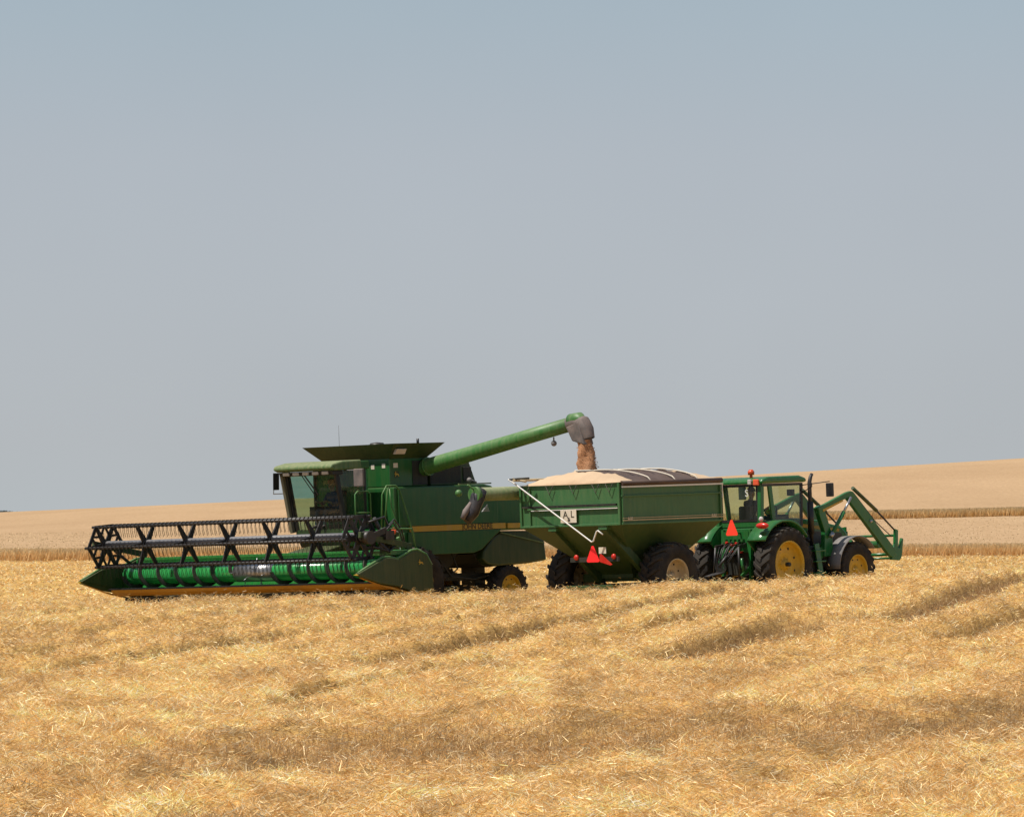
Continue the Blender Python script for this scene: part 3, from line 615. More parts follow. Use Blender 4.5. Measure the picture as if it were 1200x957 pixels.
# canvas end caps, dark tarp over bows on the near half, grain heap below
def arch(y): # height of the bows over the width
    t_ = (y-YR)/(YL-YR); return 3.27+0.30*math.sin(math.pi*min(1, max(0, t_)))**0.62
NY = 28
def strip(xs, hs, y0, y1, sag=0.0):
    vs = []; fs = []
    for i, (x, hf) in enumerate(zip(xs, hs)):
        for k in range(NY+1):
            y = y0+(y1-y0)*k/NY; z = 3.27+(arch(y)-3.27)*hf+0.018*math.sin(y*9+x*5)*(hf > 0.05)+0.012*math.sin(y*23+x*11)*(hf > 0.05)-(sag*math.sin(math.pi*(i/(len(xs)-1)*3 % 1)))
            vs.append((x, y, z))
    for i in range(len(xs)-1):
        for k in range(NY): fs.append((i*(NY+1)+k, i*(NY+1)+k+1, (i+1)*(NY+1)+k+1, (i+1)*(NY+1)+k))
    mb = MB(); mb.add(vs, fs, True); return mb
strip([XR-0.055, XR-0.05, XR-0.04, XR+0.1, XR+0.25, XR+0.4, XR+0.5], [-0.05, 0.0, 0.12, 0.42, 0.72, 0.92, 1.0], YR-0.03, YL+0.03).build('canvas_cover', 'canvas', G)
strip([XF-0.85, XF-0.4, XF-0.15, XF, XF+0.05, XF+0.055], [1.0, 0.85, 0.5, 0.15, 0.0, -0.1], YR-0.03, YL+0.03).build('canvas_cover', 'canvas', G)
strip([XR+0.5+i*(XF-XR-1.05)/12 for i in range(12)], [0.985]*12, YR-0.01, 0.15, 0.03).build('dark_tarp', 'darktarp', G)
b = MB(); b.tube([(XR+0.02, YR-0.03, 3.24), (XF, YR-0.03, 3.24)], 0.065, 10); b.build('tarp_hem', 'darktarp', G)
for x in (XR+1.2, XR+2.15, XF-0.87):
    b = MB(); b.tube([(x, YR-0.03+(YL-YR+0.06)*k/24, arch(YR-0.03+(YL-YR+0.06)*k/24)+0.035-(0.06 if k in (0, 24) else 0)) for k in range(25)], 0.018, 8); b.build('tarp_bow', 'cream', G)
b = MB(); b.tube([(XR+0.5, 0.15+0.02, arch(0.15)+0.03), (XF-0.5, 0.17, arch(0.15)+0.03)], 0.03, 8)
b.build('tarp_ridge', 'cream', G)
b = MB()
for y in (1.35, 0.55, -0.25, -1.0, -1.45):
    b.tube([(XR-0.06, y+0.13, 3.24), (XR-0.07, y, 3.02), (XR-0.06, y-0.11, 3.24)], 0.011, 5)
b.each('tie_strap', 'ink', G)
vs = []; fs = []; nx = 24
for i in range(nx+1):
    for k in range(nx+1):
        x = XR+0.04+(XF-XR-0.08)*i/nx; y = YR+0.04+(YL-YR-0.08)*k/nx
        vs.append((x, y, 3.02+0.42*math.exp(-((x+0.3)**2/1.1+(y-0.6)**2/0.9))+random.uniform(-0.008, 0.008)))
for i in range(nx):
    for k in range(nx): fs.append((i*(nx+1)+k, i*(nx+1)+k+1, (i+1)*(nx+1)+k+1, (i+1)*(nx+1)+k))
b = MB(); b.add(vs, fs, True); tag(b.build('grain_heap', 'grain', None), 'heap of loose brown wheat grain filling the cart under its cover', 'grain', kind='stuff').matrix_world = G.matrix_world
# roller and crank rod
b = MB(); b.tube([(XR-0.35, 1.5, 3.42), (XF, 1.62, 3.42)], 0.035, 8); b.tube([(XR-0.1, 1.3, 3.38), (XR-0.1, 1.75, 3.46)], 0.03, 6); b.build('tarp_roller', 'rimcream', G)
b = MB(); b.tube([(XR-0.28, 1.72, 3.44), (XR-0.3, 1.35, 3.46), (XR-0.2, 1.1, 3.46)], 0.03, 6); b.build('roller_bracket', 'ink', G)
b = MB(); b.tube([(XR-0.3, 1.72, 3.45), (XR-0.28, 1.6, 3.38), (XR-0.2, -0.92, 1.80), (XR-0.2, -0.98, 1.82), (XR-0.2, -1.1, 2.06), (XR-0.2, -1.14, 2.08), (XR-0.2, -1.3, 1.98)], 0.02, 8); b.build('crank_rod', 'white', G)
# folded unloading auger of the cart, along its left side
b = MB(); b.tube([(XR-1.25, 1.98, 3.1), (XR+2.2, 1.98, 3.1)], 0.175, 18); b.tube([(XR+2.2, 1.98, 3.1), (XR+2.7, 1.7, 2.4), (0.6, 1.0, 0.9)], 0.17, 16); ca = b.build('cart_auger', 'olive', G)
b = MB(); b.tube([(XR-1.22, 1.98, 3.1), (XR-1.34, 1.98, 3.1)], 0.2, 18); b.tube([(XR-1.1, 1.98, 3.1), (XR-1.55, 1.98, 3.35)], 0.02, 6); b.ball((XR-1.55, 2.3, 3.15), 0.09, 8); b.build('auger_flange', 'tube_green', ca)
b = MB(); b.tube([(XR-1.08, 1.98, 3.2), (XR-1.2, 1.98, 3.02), (XR-1.26, 2.0, 2.85), (XR-1.36, 2.03, 2.66), (XR-1.42, 2.05, 2.55), (XR-1.52, 2.08, 2.42)], [0.18, 0.2, 0.17, 0.18, 0.14, 0.11], 9)
bt = b.build('rubber_boot', 'boot_dark', ca)
b = MB(); b.tube([(XR-1.42, 2.02, 2.9), (XR-1.56, 2.06, 2.68), (XR-1.66, 2.1, 2.5)], [0.04, 0.09, 0.06], 7); b.build('boot_flap', 'boot', bt)
b = MB(); b.prism([(XR-1.32, 2.66), (XR-1.12, 2.84), (XR-1.05, 2.66)], 'y', 1.72, 1.76); b.build('latch', 'steel', ca)
bpy.context.view_layer.update()

# ---- falling grain from the harvester's auger into the cart
sp = C.matrix_world @ (p0+Vector((0.0, 0.44, -0.42)))
land = Vector((sp.x+0.16, sp.y, TX*sp.x+3.25))
vs = []; fs = []; nr, ns = 26, 20
for i in range(nr+1):
    t_ = i/nr; c = sp.lerp(land, t_); 
    for k in range(ns):
        q = 2*math.pi*k/ns; rad = (0.17+0.11*t_)*(1+0.12*math.sin(3*q+t_*9)+0.08*math.sin(5*q-t_*14)+0.06*random.uniform(-1, 1))
        vs.append((c.x+rad*math.cos(q)-(0.03*t_), c.y+rad*math.sin(q), c.z))
for i in range(nr):
    for k in range(ns): fs.append((i*ns+k, i*ns+(k+1) % ns, (i+1)*ns+(k+1) % ns, (i+1)*ns+k))
b = MB(); b.add(vs, fs, True)
for _ in range(900):
    t_ = random.random(); c = sp.lerp(land, t_); q = random.uniform(0, 6.28); rad = random.gauss(0.17+0.09*t_, 0.015+0.02*t_); s = random.uniform(0.004, 0.010)
    x, y, z = c.x+rad*math.cos(q), c.y+rad*math.sin(q), c.z
    b.add([(x-s, y, z), (x+s, y-s, z), (x, y+s, z), (x, y, z+2.4*s), (x, y, z-2.4*s)], [(0, 1, 3), (1, 2, 3), (2, 0, 3), (1, 0, 4), (2, 1, 4), (0, 2, 4)])
tag(b.build('falling_grain', 'grain'), 'brown stream of wheat grain pouring from the raised auger spout', 'grain', kind='stuff')

# ================================================================== TRACTOR
T = vehicle('tractor', 6.29, 156.22, 50, 'green tractor with yellow wheels and raised front loader arms towing the cart', 'tractor')
for s in (1, -1):
    make_wheel(T, (0.05, s*1.02, 1.0), 1.0, 0.52, 0.6, s, 'yellow', 24, lugh=0.055, recess=0.1, weight=True)
    make_wheel(T, (3.12, s*0.98, 0.76), 0.76, 0.42, 0.4, s, 'yellow', 20, lugh=0.045, recess=0.3)
# hood and engine
b = MB(); b.prism([(1.35, 1.45), (1.35, 2.2), (2.4, 2.12), (3.45, 1.92), (3.68, 1.75), (3.72, 1.35)], 'y', -0.42, 0.42); b.build('hood', 'tractor_green', T, 0.06)
b = MB(); b.box(1.5, 3.3, -0.36, 0.36, 0.85, 1.44); b.box(0.2, 3.5, -0.2, 0.2, 0.6, 0.95); b.box(2.95, 3.3, -0.8, 0.8, 0.62, 0.88); b.box(-0.3, 0.3, -0.8, 0.8, 0.85, 1.2); b.box(-0.5, 1.4, -0.4, 0.4, 0.75, 1.6); b.box(3.3, 3.9, -0.3, 0.3, 0.8, 1.3)
b.build('drive_train', 'dark', T, 0.02)
b = MB()
for s in (1, -1):
    lo, hi = sorted((s*0.422, s*0.43)); b.prism([(1.9, 1.5), (1.9, 1.85), (3.4, 1.75), (3.5, 1.5)], 'y', lo, hi)
b.each('side_grille', 'black', T)
b = MB()
for s in (1, -1):
    lo, hi = sorted((s*0.424, s*0.44)); b.prism([(1.45, 1.96), (1.45, 2.06), (3.3, 1.86), (3.3, 1.79)], 'y', lo, hi)
b.each('hood_stripe', 'stripe', T)
# cab
cab = empty('cab', T)
b = MB(); b.box(-0.4, 1.3, -0.72, 0.72, 1.45, 1.98); b.prism([(-0.4, 1.98), (-0.4, 2.16), (0.15, 1.99)], 'y', -0.7, 0.7); b.build('cab_floor', 'tractor_green', cab, 0.03)
b = MB(); b.prism([(-0.5, 3.12), (-0.46, 3.24), (-0.2, 3.3), (1.15, 3.31), (1.42, 3.24), (1.45, 3.13)], 'y', -0.84, 0.84); b.build('roof', 'tractor_green', cab, 0.06)
b = MB(); b.box(-0.4, 1.35, -0.76, 0.76, 3.05, 3.118)
b.beam((1.3, -0.7, 1.98), (1.36, -0.7, 3.08), 0.06, 0.07, (1, 0, 0)); b.beam((1.3, 0.7, 1.98), (1.36, 0.7, 3.08), 0.06, 0.07, (1, 0, 0))
b.box(-0.41, -0.385, -0.6, 0.6, 2.14, 2.2); b.beam((-0.4, -0.59, 2.2), (-0.4, -0.59, 3.06), 0.04, 0.05, (1, 0, 0)); b.beam((-0.4, 0.59, 2.2), (-0.4, 0.59, 3.06), 0.04, 0.05, (1, 0, 0))
b.build('cab_frame', 'black', cab)
b = MB()
for s in (1, -1):
    b.beam((-0.42, s*0.69, 1.98), (-0.36, s*0.69, 3.12), 0.12, 0.14, (1, 0, 0))
    b.beam((0.1, s*0.73, 1.98), (-0.05, s*0.73, 3.08), 0.06, 0.16, (1, 0, 0))
b.each('pillar', 'tractor_green', cab, 0.02)
b = MB(); b.add([(-0.4, -0.57, 2.2), (-0.4, 0.57, 2.2), (-0.38, 0.57, 3.05), (-0.38, -0.57, 3.05)], [(0, 1, 2, 3)]); b.build('rear_window', 'glass_dark', cab)
b = MB(); b.add([(1.32, -0.67, 1.98), (1.32, 0.67, 1.98), (1.37, 0.67, 3.05), (1.37, -0.67, 3.05)], [(0, 1, 2, 3)]); b.build('windscreen', 'glass_dark', cab)
for s in (1, -1):
    b = MB(); b.add([(0.14, s*0.72, 1.55), (1.28, s*0.72, 1.55), (1.34, s*0.72, 3.05), (-0.02, s*0.72, 3.05)], [(0, 1, 2, 3)]); b.build('side_window', 'glass_dark', cab)
b = MB(); b.box(0.1, 0.58, -0.06, 0.42, 1.98, 2.12); b.box(0.04, 0.14, -0.04, 0.40, 2.1, 2.55); b.build('driver_seat', 'seat', cab, 0.05)
b = MB(); b.tube([(1.15, 0, 1.98), (0.95, 0, 2.4)], 0.05, 8); b.tube([(0.93+0.08*math.cos(q), 0.19*math.sin(q), 2.42+0.12*math.cos(q)) for q in [2*math.pi*k/20 for k in range(21)]], 0.016, 6, False)
b.tube([(0.55, -0.45, 2.0), (0.6, -0.45, 2.42)], 0.025, 6); b.box(0.2, 0.75, -0.62, -0.38, 1.98, 2.25); b.box(1.1, 1.2, -0.6, -0.42, 2.78, 2.95); b.box(1.15, 1.3, -0.3, 0.3, 1.98, 2.3)
b.build('steering_column', 'black', cab)
make_person('person', T, (0.33, 0.2, 2.11), R(-6), 'driver in a dark navy shirt seen from behind through the rear window of the tractor', 'shirt')
text('S', 'window_mark', 'white', cab, (-0.415, -0.26, 2.88), (R(90), 0, R(-90)), 0.26, 0.002)  # white S-shaped mark on the rear window
# fenders
for s in (1, -1):
    b = MB(); n = 16; vs = []
    y0, y1 = sorted((s*0.6, s*1.2))
    for i in range(n+1):
        q = R(38+i*(146-38)/n); rx, rz = 1.12*math.cos(q), 1.12*math.sin(q)
        z = min(1.0+rz, 2.11)
        for (y, dr) in ((y0, 0), (y1, 0), (y1, 0.05), (y0, 0.05)): vs.append((0.02+rx, y, z+dr))
    fs = [(0, 1, 2, 3), tuple(n*4+k for k in (3, 2, 1, 0))]+[(i*4+a, i*4+(a+1) % 4, (i+1)*4+(a+1) % 4, (i+1)*4+a) for i in range(n) for a in range(4)]
    b.add(vs, fs, True)
    lo, hi = sorted((s*0.60, s*0.64))
    b.prism([(0.02+1.11*math.cos(R(38+i*108/12)), 1.0+min(1.11*math.sin(R(38+i*108/12)), 1.10)) for i in range(13)]+[(-0.55, 1.3), (0.7, 1.3)], 'y', lo, hi)
    f = b.build('rear_fender', 'tractor_green', T)
    b = MB(); b.ball((-0.86, s*1.08, 2.03), (0.1, 0.2, 0.085), 8); b.build('tail_lamp', 'red', f)
    b = MB(); b.ball((-0.8, s*1.0, 2.2), (0.05, 0.07, 0.07), 8); b.build('work_lamp', 'lens', f)
    b = MB(); n = 14; vs = []; w0, w1 = sorted((s*0.76, s*1.22))
    for i in range(n+1):
        q = R(38+i*(178-38)/n); rx, rz = 0.86*math.cos(q), 0.86*math.sin(q)
        for (y, dr) in ((w0, 0), (w1, 0), (w1, 0.03), (w0, 0.03)): vs.append((3.1+rx*(1+dr), y, 0.78+rz*(1+dr)))
    b.add(vs, [(0, 1, 2, 3), tuple(n*4+k for k in (3, 2, 1, 0))]+[(i*4+a, i*4+(a+1) % 4, (i+1)*4+(a+1) % 4, (i+1)*4+a) for i in range(n) for a in range(4)], True)
    b.build('front_fender', 'grey', T)
# beacons and lamps on the roof
b = MB(); b.tube([(-0.22, -0.28, 3.28), (-0.22, -0.28, 3.36)], 0.04, 8); b.tube([(-0.22, -0.28, 3.36), (-0.22, -0.28, 3.44), (-0.22, -0.28, 3.5)], [0.085, 0.09, 0.05], 12); b.build('beacon', 'amber', T)
MB().box(-0.53, -0.47, -0.74, -0.56, 3.08, 3.24).build('roof_lamp', 'orange', T, 0.02)
MB().box(-0.53, -0.47, -0.5, -0.38, 3.1, 3.24).build('roof_lamp', 'lens', T, 0.02)
MB().box(-0.53, -0.47, 0.56, 0.7, 3.08, 3.2).build('roof_lamp', 'black', T, 0.02)
# exhaust stack, mirror, steps
b = MB(); b.tube([(1.62, -0.78, 1.2), (1.62, -0.78, 3.1), (1.68, -0.78, 3.26), (1.74, -0.78, 3.33)], [0.055, 0.055, 0.05, 0.045], 12); b.tube([(1.62, -0.78, 1.75), (1.62, -0.78, 2.6)], 0.085, 12); b.tube([(1.62, -0.5, 1.6), (1.62, -0.78, 1.6)], 0.07, 8); b.build('exhaust_stack', 'black', T)
b = MB(); b.tube([(1.4, -0.72, 3.05), (1.55, -1.5, 3.12)], 0.014, 6); b.tube([(1.4, 0.72, 3.05), (1.5, 1.4, 3.1)], 0.014, 6); b.tube([(1.36, -0.72, 2.85), (1.5, -0.95, 3.0), (1.42, -1.0, 3.1)], 0.014, 6); b.each('mirror_arm', 'black', T)
for y in (-1.5, 1.4): MB().box(1.52, 1.57, y-0.12, y+0.12, 2.72, 3.08).build('mirror', 'black', T, 0.02)
b = MB(); b.box(1.2, 1.75, -0.9, -0.55, 0.55, 1.45)
b.build('fuel_tank', 'dark', T, 0.05)
b = MB(); b.beam((1.55, -0.98, 1.5), (1.75, -1.0, 0.35), 0.05, 0.2, (1, 0, 0))
for z in (0.42, 0.72, 1.02, 1.3): b.box(1.3, 1.75, -1.15, -0.92, z, z+0.035)
b.build('access_steps', 'tractor_green', T, 0.01)
# three point hitch, drawbar and remote hoses
b = MB()
for s in (1, -1):
    b.beam((-0.45, s*0.32, 0.75), (-1.35, s*0.42, 0.6), 0.05, 0.09); b.beam((-0.5, s*0.3, 1.55), (-1.0, s*0.38, 1.5), 0.06, 0.1); b.tube([(-1.0, s*0.38, 1.5), (-1.05, s*0.42, 0.7)], 0.03, 8)
b.beam((-0.3, 0, 0.5), (-1.4, 0, 0.52), 0.12, 0.06); b.tube([(-0.45, 0, 1.3), (-1.05, 0, 1.25), (-1.25, 0.1, 1.0)], 0.04, 8)
b.beam((-1.35, -0.5, 0.58), (-1.35, 0.6, 0.58), 0.07, 0.07)
for k in range(9):
    y = -0.35+k*0.09; b.tube([(-0.62, y, 1.6+0.03*(k % 3)), (-0.9, y*0.9, 1.5-0.05*(k % 2)), (-1.05, y*0.6+0.1, 1.15), (-1.0, y*0.4+0.25, 0.85), (-1.3, 0.4+0.02*k, 0.75)], 0.014, 5)
b.build('hitch_linkage', 'black', T)
b = MB(); b.box(-0.62, -0.45, -0.42, 0.42, 1.35, 1.9)
for s in (1, -1): b.beam((-0.55, s*0.45, 1.95), (-0.6, s*0.45, 0.6), 0.07, 0.1, (1, 0, 0)); b.tube([(-0.8, s*0.36, 0.8), (-0.85, s*0.36, 1.2)], 0.045, 8)
b.beam((-0.6, -0.42, 0.95), (-0.95, -0.36, 0.7), 0.05, 0.08)
for k in range(5): b.box(-0.72, -0.62, -0.3+k*0.14, -0.24+k*0.14, 1.62, 1.7)
b.build('hitch_frame', 'tractor_green', T)
b = MB(); 
for (y, z) in ((-0.1, 1.6), (0.05, 1.55), (0.22, 1.62), (0.1, 1.38), (-0.22, 1.36)): b.tube([(-0.62, y, z), (-0.76, y, z)], 0.028, 8)
b.each('hose_coupler', 'red', T)
b = MB(); triangle(b, -0.17, 1.80, 0.39, 0.41, -0.98); b.build('slow_vehicle_sign', 'smv_orange', T)
b = MB(); b.beam((-0.96, -0.17, 1.85), (-0.6, -0.17, 1.85), 0.04, 0.04); b.build('sign_bracket', 'tractor_green', T)
# front loader
ld = empty('front_loader', T)
b = MB()
for s in (1, -1):
    y = s*0.8
    b.prism([(2.05, 1.15), (2.45, 1.15), (2.42, 1.75), (2.12, 2.4), (1.95, 2.5), (1.8, 2.44), (2.1, 1.8)], 'y', y-0.07, y+0.07)
    b.beam((1.95, y*0.55, 1.25), (1.95, y, 1.25), 0.3, 0.25, (1, 0, 0))
b.each('loader_mast', 'tractor_green', ld, 0.02)
for s in (1, -1):
    y = s*0.84; lo, hi = y-0.055, y+0.055
    b = MB()
    b.prism([(1.82, 2.44), (1.86, 2.28), (2.75, 2.58), (3.10, 2.66), (3.2, 2.58), (4.88, 1.10), (5.05, 1.02), (5.2, 1.12), (5.16, 1.26), (3.46, 2.76), (3.38, 2.83), (3.28, 2.85), (3.1, 2.82)], 'y', lo, hi)
    b.build('loader_arm', 'loader_green', ld, 0.02)
    b = MB(); b.prism([(2.0, 2.39), (2.03, 2.33), (2.9, 2.58), (2.9, 2.63)], 'y', min(y-s*0, y+s*0.062), max(y-s*0, y+s*0.062)); b.build('arm_stripe', 'stripe', ld)
    b = MB(); b.tube([(2.3, y+s*0.1, 1.72), (2.86, y+s*0.1, 2.3)], 0.055, 10); b.build('lift_cylinder', 'tractor_green', ld)
    b = MB(); b.tube([(2.86, y+s*0.1, 2.3), (3.2, y+s*0.1, 2.68)], 0.035, 8); b.tube([(2.24, y+s*0.1, 1.66), (2.34, y+s*0.1, 1.76)], 0.065, 8); b.ball((4.1, y+s*0.06, 2.03), 0.05, 6); b.each('cylinder_rod', 'steel', ld)
    b = MB(); b.tube([(3.42, y, 2.93), (4.45, y, 2.3)], 0.05, 8); b.build('tilt_cylinder', 'green_deep', ld)
    b = MB(); b.tube([(4.45, y, 2.3), (5.26, y, 1.74)], 0.024, 8); b.tube([(3.5, y+0.02, 2.78), (4.4, y+0.02, 2.02), (5.1, y+0.02, 1.6)], 0.014, 5); b.each('cylinder_rod', 'black', ld)
    b = MB(); b.prism([(5.0, 0.98), (5.36, 0.95), (5.46, 1.05), (5.56, 1.52), (5.50, 1.55), (5.38, 1.28), (5.3, 1.3), (5.34, 1.76), (5.22, 1.8), (5.18, 1.4), (5.04, 1.22)], 'y', y-0.04, y+0.04); b.build('tool_carrier', 'tractor_green', ld, 0.01)
b = MB(); b.tube([(4.55, -0.84, 1.4), (4.55, 0.84, 1.4)], 0.1, 12); b.tube([(5.28, -0.84, 1.12), (5.28, 0.84, 1.12)], 0.045, 10); b.tube([(5.27, -0.84, 1.62), (5.27, 0.84, 1.62)], 0.035, 8); b.tube([(5.2, -0.84, 1.02), (5.2, 0.84, 1.02)], 0.03, 8)
b.each('cross_tube', 'tractor_green', ld)
b = MB(); b.beam((3.75, -0.3, 1.0), (3.75, -0.3, 1.9), 0.06, 0.05, (1, 0, 0)); b.beam((3.75, 0.3, 1.0), (3.75, 0.3, 1.9), 0.06, 0.05, (1, 0, 0)); b.beam((3.75, -0.32, 1.85), (3.75, 0.32, 1.85), 0.05, 0.08); b.beam((3.75, -0.32, 1.4), (3.75, 0.32, 1.4), 0.05, 0.08); b.build('grille_guard', 'tractor_green', T)

# ================================================================== TERRAIN
def interp(x, xs, ys):
    return np.interp(x, xs, ys)
def smooth_interp(x, xs, ys):
    """monotone-ish cubic (Catmull-Rom) interpolation"""
    xs = np.array(xs, float); ys = np.array(ys, float); x = np.clip(x, xs[0], xs[-1])
    m = np.gradient(ys, xs); i = np.clip(np.searchsorted(xs, x)-1, 0, len(xs)-2)
    h = xs[i+1]-xs[i]; t_ = (x-xs[i])/h
    return ((2*t_**3-3*t_**2+1)*ys[i]+(t_**3-2*t_**2+t_)*h*m[i]+(-2*t_**3+3*t_**2)*ys[i+1]+(t_**3-t_**2)*h*m[i+1])
def vnoise(x, y, seed=0):
    """smooth value noise, vectorised"""
    xi = np.floor(x).astype(np.int64); yi = np.floor(y).astype(np.int64); fx = x-xi; fy = y-yi
    fx = fx*fx*(3-2*fx); fy = fy*fy*(3-2*fy)
    def hsh(a, b):
        h = (a*374761393+b*668265263+seed*974634777) & 0xffffffff
        h = ((h ^ (h >> 13))*1274126177) & 0xffffffff
        return ((h ^ (h >> 16)) & 0xffff)/65535.0
    return (hsh(xi, yi)*(1-fx)+hsh(xi+1, yi)*fx)*(1-fy)+(hsh(xi, yi+1)*(1-fx)+hsh(xi+1, yi+1)*fx)*fy
def fbm(x, y, oct=4, seed=0):
    s = 0; a = 0.5; 
    for k in range(oct): s = s+a*vnoise(x, y, seed+k*17); x = x*2.03+3.1; y = y*2.03+1.7; a *= 0.5
    return s
YS = [30, 64, 90, 115, 132, 141, 147, 154, 165, 185, 220, 300, 400, 560, 750, 950, 1100, 1250, 1600, 3000, 9000]
#        column at left (x/Y = -0.09)
ZL = [-3.7, -3.25, -2.85, -2.55, -2.42, -2.42, -2.55, -2.85, -2.95, -2.95, -2.92, -3.05, -3.35, -3.05, -2.2, -1.3, -0.85, -1.3, -4, -8, -8]
ZC = [-3.8, -3.27, -2.86, -2.36, -2.10, -2.03, -2.2, -2.52, -2.68, -2.72, -2.68, -2.75, -3.15, -2.2, 0.3, 2.9, 3.6, 3.1, -2, -8, -8]
ZR = [-3.7, -3.2, -2.7, -2.05, -1.62, -1.46, -1.62, -2.0, -2.15, -2.2, -2.2, -2.45, -3.0, -1.2, 1.9, 6.7, 9.0, 8.4, 2, -8, -8]
def base_z(x, y):
    """smooth height of the land"""
    L_, C_, R_ = (smooth_interp(y, YS, Z) for Z in (ZL, ZC, ZR))
    w = np.maximum(12.0, y*0.085)                                   # half the breadth over which left blends to right
    t_ = np.clip(x/w, -1.6, 1.6)
    a = (R_+L_)/2-C_; b_ = (R_-L_)/2
    return C_+b_*t_+a*t_*t_*np.clip(1.6-np.abs(t_)*0.37, 0, 2)+EYE
def stubble(x, y):
    """0 on thick straw, 1 on thin grey stubble: bands between the straw swaths"""
    u = x-0.22*(y-100)+0.7*(vnoise(y*0.05, y*0+3.3, 5)-0.5)*2
    wob = 0.5+fbm(x*0.35, y*0.09, 3, 31)+0.5*(fbm(x*1.6, y*0.7, 3, 37)-0.5)
    v = 0
    for c, w, y0, y1 in ((-7.3, 0.7, 97, 400), (-3.0, 0.55, 103, 400), (2.2, 0.75, 104, 117), (3.9, 0.8, 116, 400), (-12.0, 0.6, 112, 400), (-14.2, 0.35, 120, 400), (-16.8, 0.7, 100, 400), (-19.3, 0.4, 125, 400), (-22, 0.8, 120, 400), (-26.5, 0.8, 60, 400), (-31, 0.9, 60, 400), (9.0, 0.7, 124, 400), (13.5, 0.8, 135, 400), (-5.3, 0.28, 108, 400), (-9.7, 0.3, 98, 400), (-0.6, 0.3, 112, 400), (6.4, 0.3, 108, 400), (-0.9, 0.3, 88, 104), (-24.5, 0.35, 120, 400), (-29, 0.4, 120, 400), (11.5, 0.3, 128, 400)):
        g = np.exp(-((u-c)/w)**4)*np.clip((y-y0)/5+0.5, 0, 1)*np.clip((y1-y)/5+0.5, 0, 1)
        v = np.maximum(v, g)
    v = np.clip(v*1.3, 0, 1)*np.clip(wob*1.5+0.25, 0, 1)
    d = (y-(78+0.75*x))/5.0
    v = np.maximum(v, 0.36*np.exp(-d*d)*np.clip((x+6.5)/4, 0, 1)*np.clip(wob*2.4-0.9, 0, 1.2))
    d = (y-(72+0.25*x))/1.6
    v = np.maximum(v, 0.35*np.exp(-d*d)*np.clip((x+6.5)/2, 0, 1)*np.clip((3-x)/2, 0, 1))
    v = np.clip(v*1.7-0.12, 0, 1)
    return v
def lumps(x, y):
    u = x-0.22*(y-100); s = stubble(x, y)
    a = 0.6*fbm(u*1.3, y*0.045, 3, 3)+0.5*fbm(u*0.9, y*0.2, 4, 5)-0.5; b_ = fbm(u*2.6, y*1.5, 3, 9)-0.45; c_ = 0.5-np.abs(fbm(x*4.1, y*3.0, 2, 19)-0.375)*3
    far = np.clip((200-y)/60, 0.25, 1)
    return (1-s)*(0.42*np.clip(a, -0.3, 1)+0.30*b_+0.12*c_*far+0.06)-s*(0.27-0.08*b_)
def field_z(x, y): 
    near = np.clip((420-y)/60, 0, 1)
    return base_z(x, y)+near*lumps(x, y)

def axis(pieces):
    a = [np.arange(p[0], p[1], p[2]) for p in pieces]; return np.unique(np.round(np.concatenate(a+[np.array([pieces[-1][1]])]), 4))
xs = axis([(-4000, -1000, 300), (-1000, -200, 50), (-200, -60, 7), (-60, -22, 1.0), (-22, 22, 0.13), (22, 60, 1.0), (60, 200, 7), (200, 1000, 50), (1000, 4000, 300)])
ys = axis([(-60, 40, 4), (40, 55, 0.5), (55, 150, 0.14), (150, 200, 0.5), (200, 430, 1.2), (430, 700, 5), (700, 1300, 10), (1300, 2000, 50), (2000, 9000, 350)])
X, Y = np.meshgrid(xs, ys); Z = field_z(X, Y); St = stubble(X, Y)
def grid_mesh(name, X, Y, Z, attr=None, mask=None):
    ny, nx = X.shape; idx = np.arange(ny*nx).reshape(ny, nx)
    q = np.stack([idx[:-1, :-1], idx[:-1, 1:], idx[1:, 1:], idx[1:, :-1]], -1).reshape(-1, 4)
    co = np.stack([X, Y, Z], -1).reshape(-1, 3)
    if mask is not None:
        mq = mask.reshape(-1)[q].all(1); q = q[mq]
        used = np.unique(q); remap = -np.ones(len(co), int); remap[used] = np.arange(len(used)); q = remap[q]; co = co[used]
        if attr is not None: attr = attr.reshape(-1)[used]
    return raw_mesh(name, co, q, attr)
def raw_mesh(name, co, q, attr=None, smooth=True, color=None):
    me = bpy.data.meshes.new(name); k = q.shape[1]
    me.vertices.add(len(co)); me.vertices.foreach_set('co', np.ascontiguousarray(co, dtype=np.float32).reshape(-1))
    me.loops.add(q.size); me.loops.foreach_set('vertex_index', np.ascontiguousarray(q, dtype=np.int32).reshape(-1))
    me.polygons.add(len(q)); me.polygons.foreach_set('loop_start', np.arange(0, q.size, k, dtype=np.int32))
    me.polygons.foreach_set('loop_total', np.full(len(q), k, dtype=np.int32))
    if smooth: me.polygons.foreach_set('use_smooth', np.ones(len(q), dtype=bool))
    if attr is not None:
        a = me.attributes.new('stub', 'FLOAT', 'POINT'); a.data.foreach_set('value', np.ascontiguousarray(attr.reshape(-1), dtype=np.float32))
    if color is not None:
        a = me.color_attributes.new('tint', 'FLOAT_COLOR', 'POINT'); a.data.foreach_set('color', np.ascontiguousarray(color, dtype=np.float32).reshape(-1))
    me.update(); return me
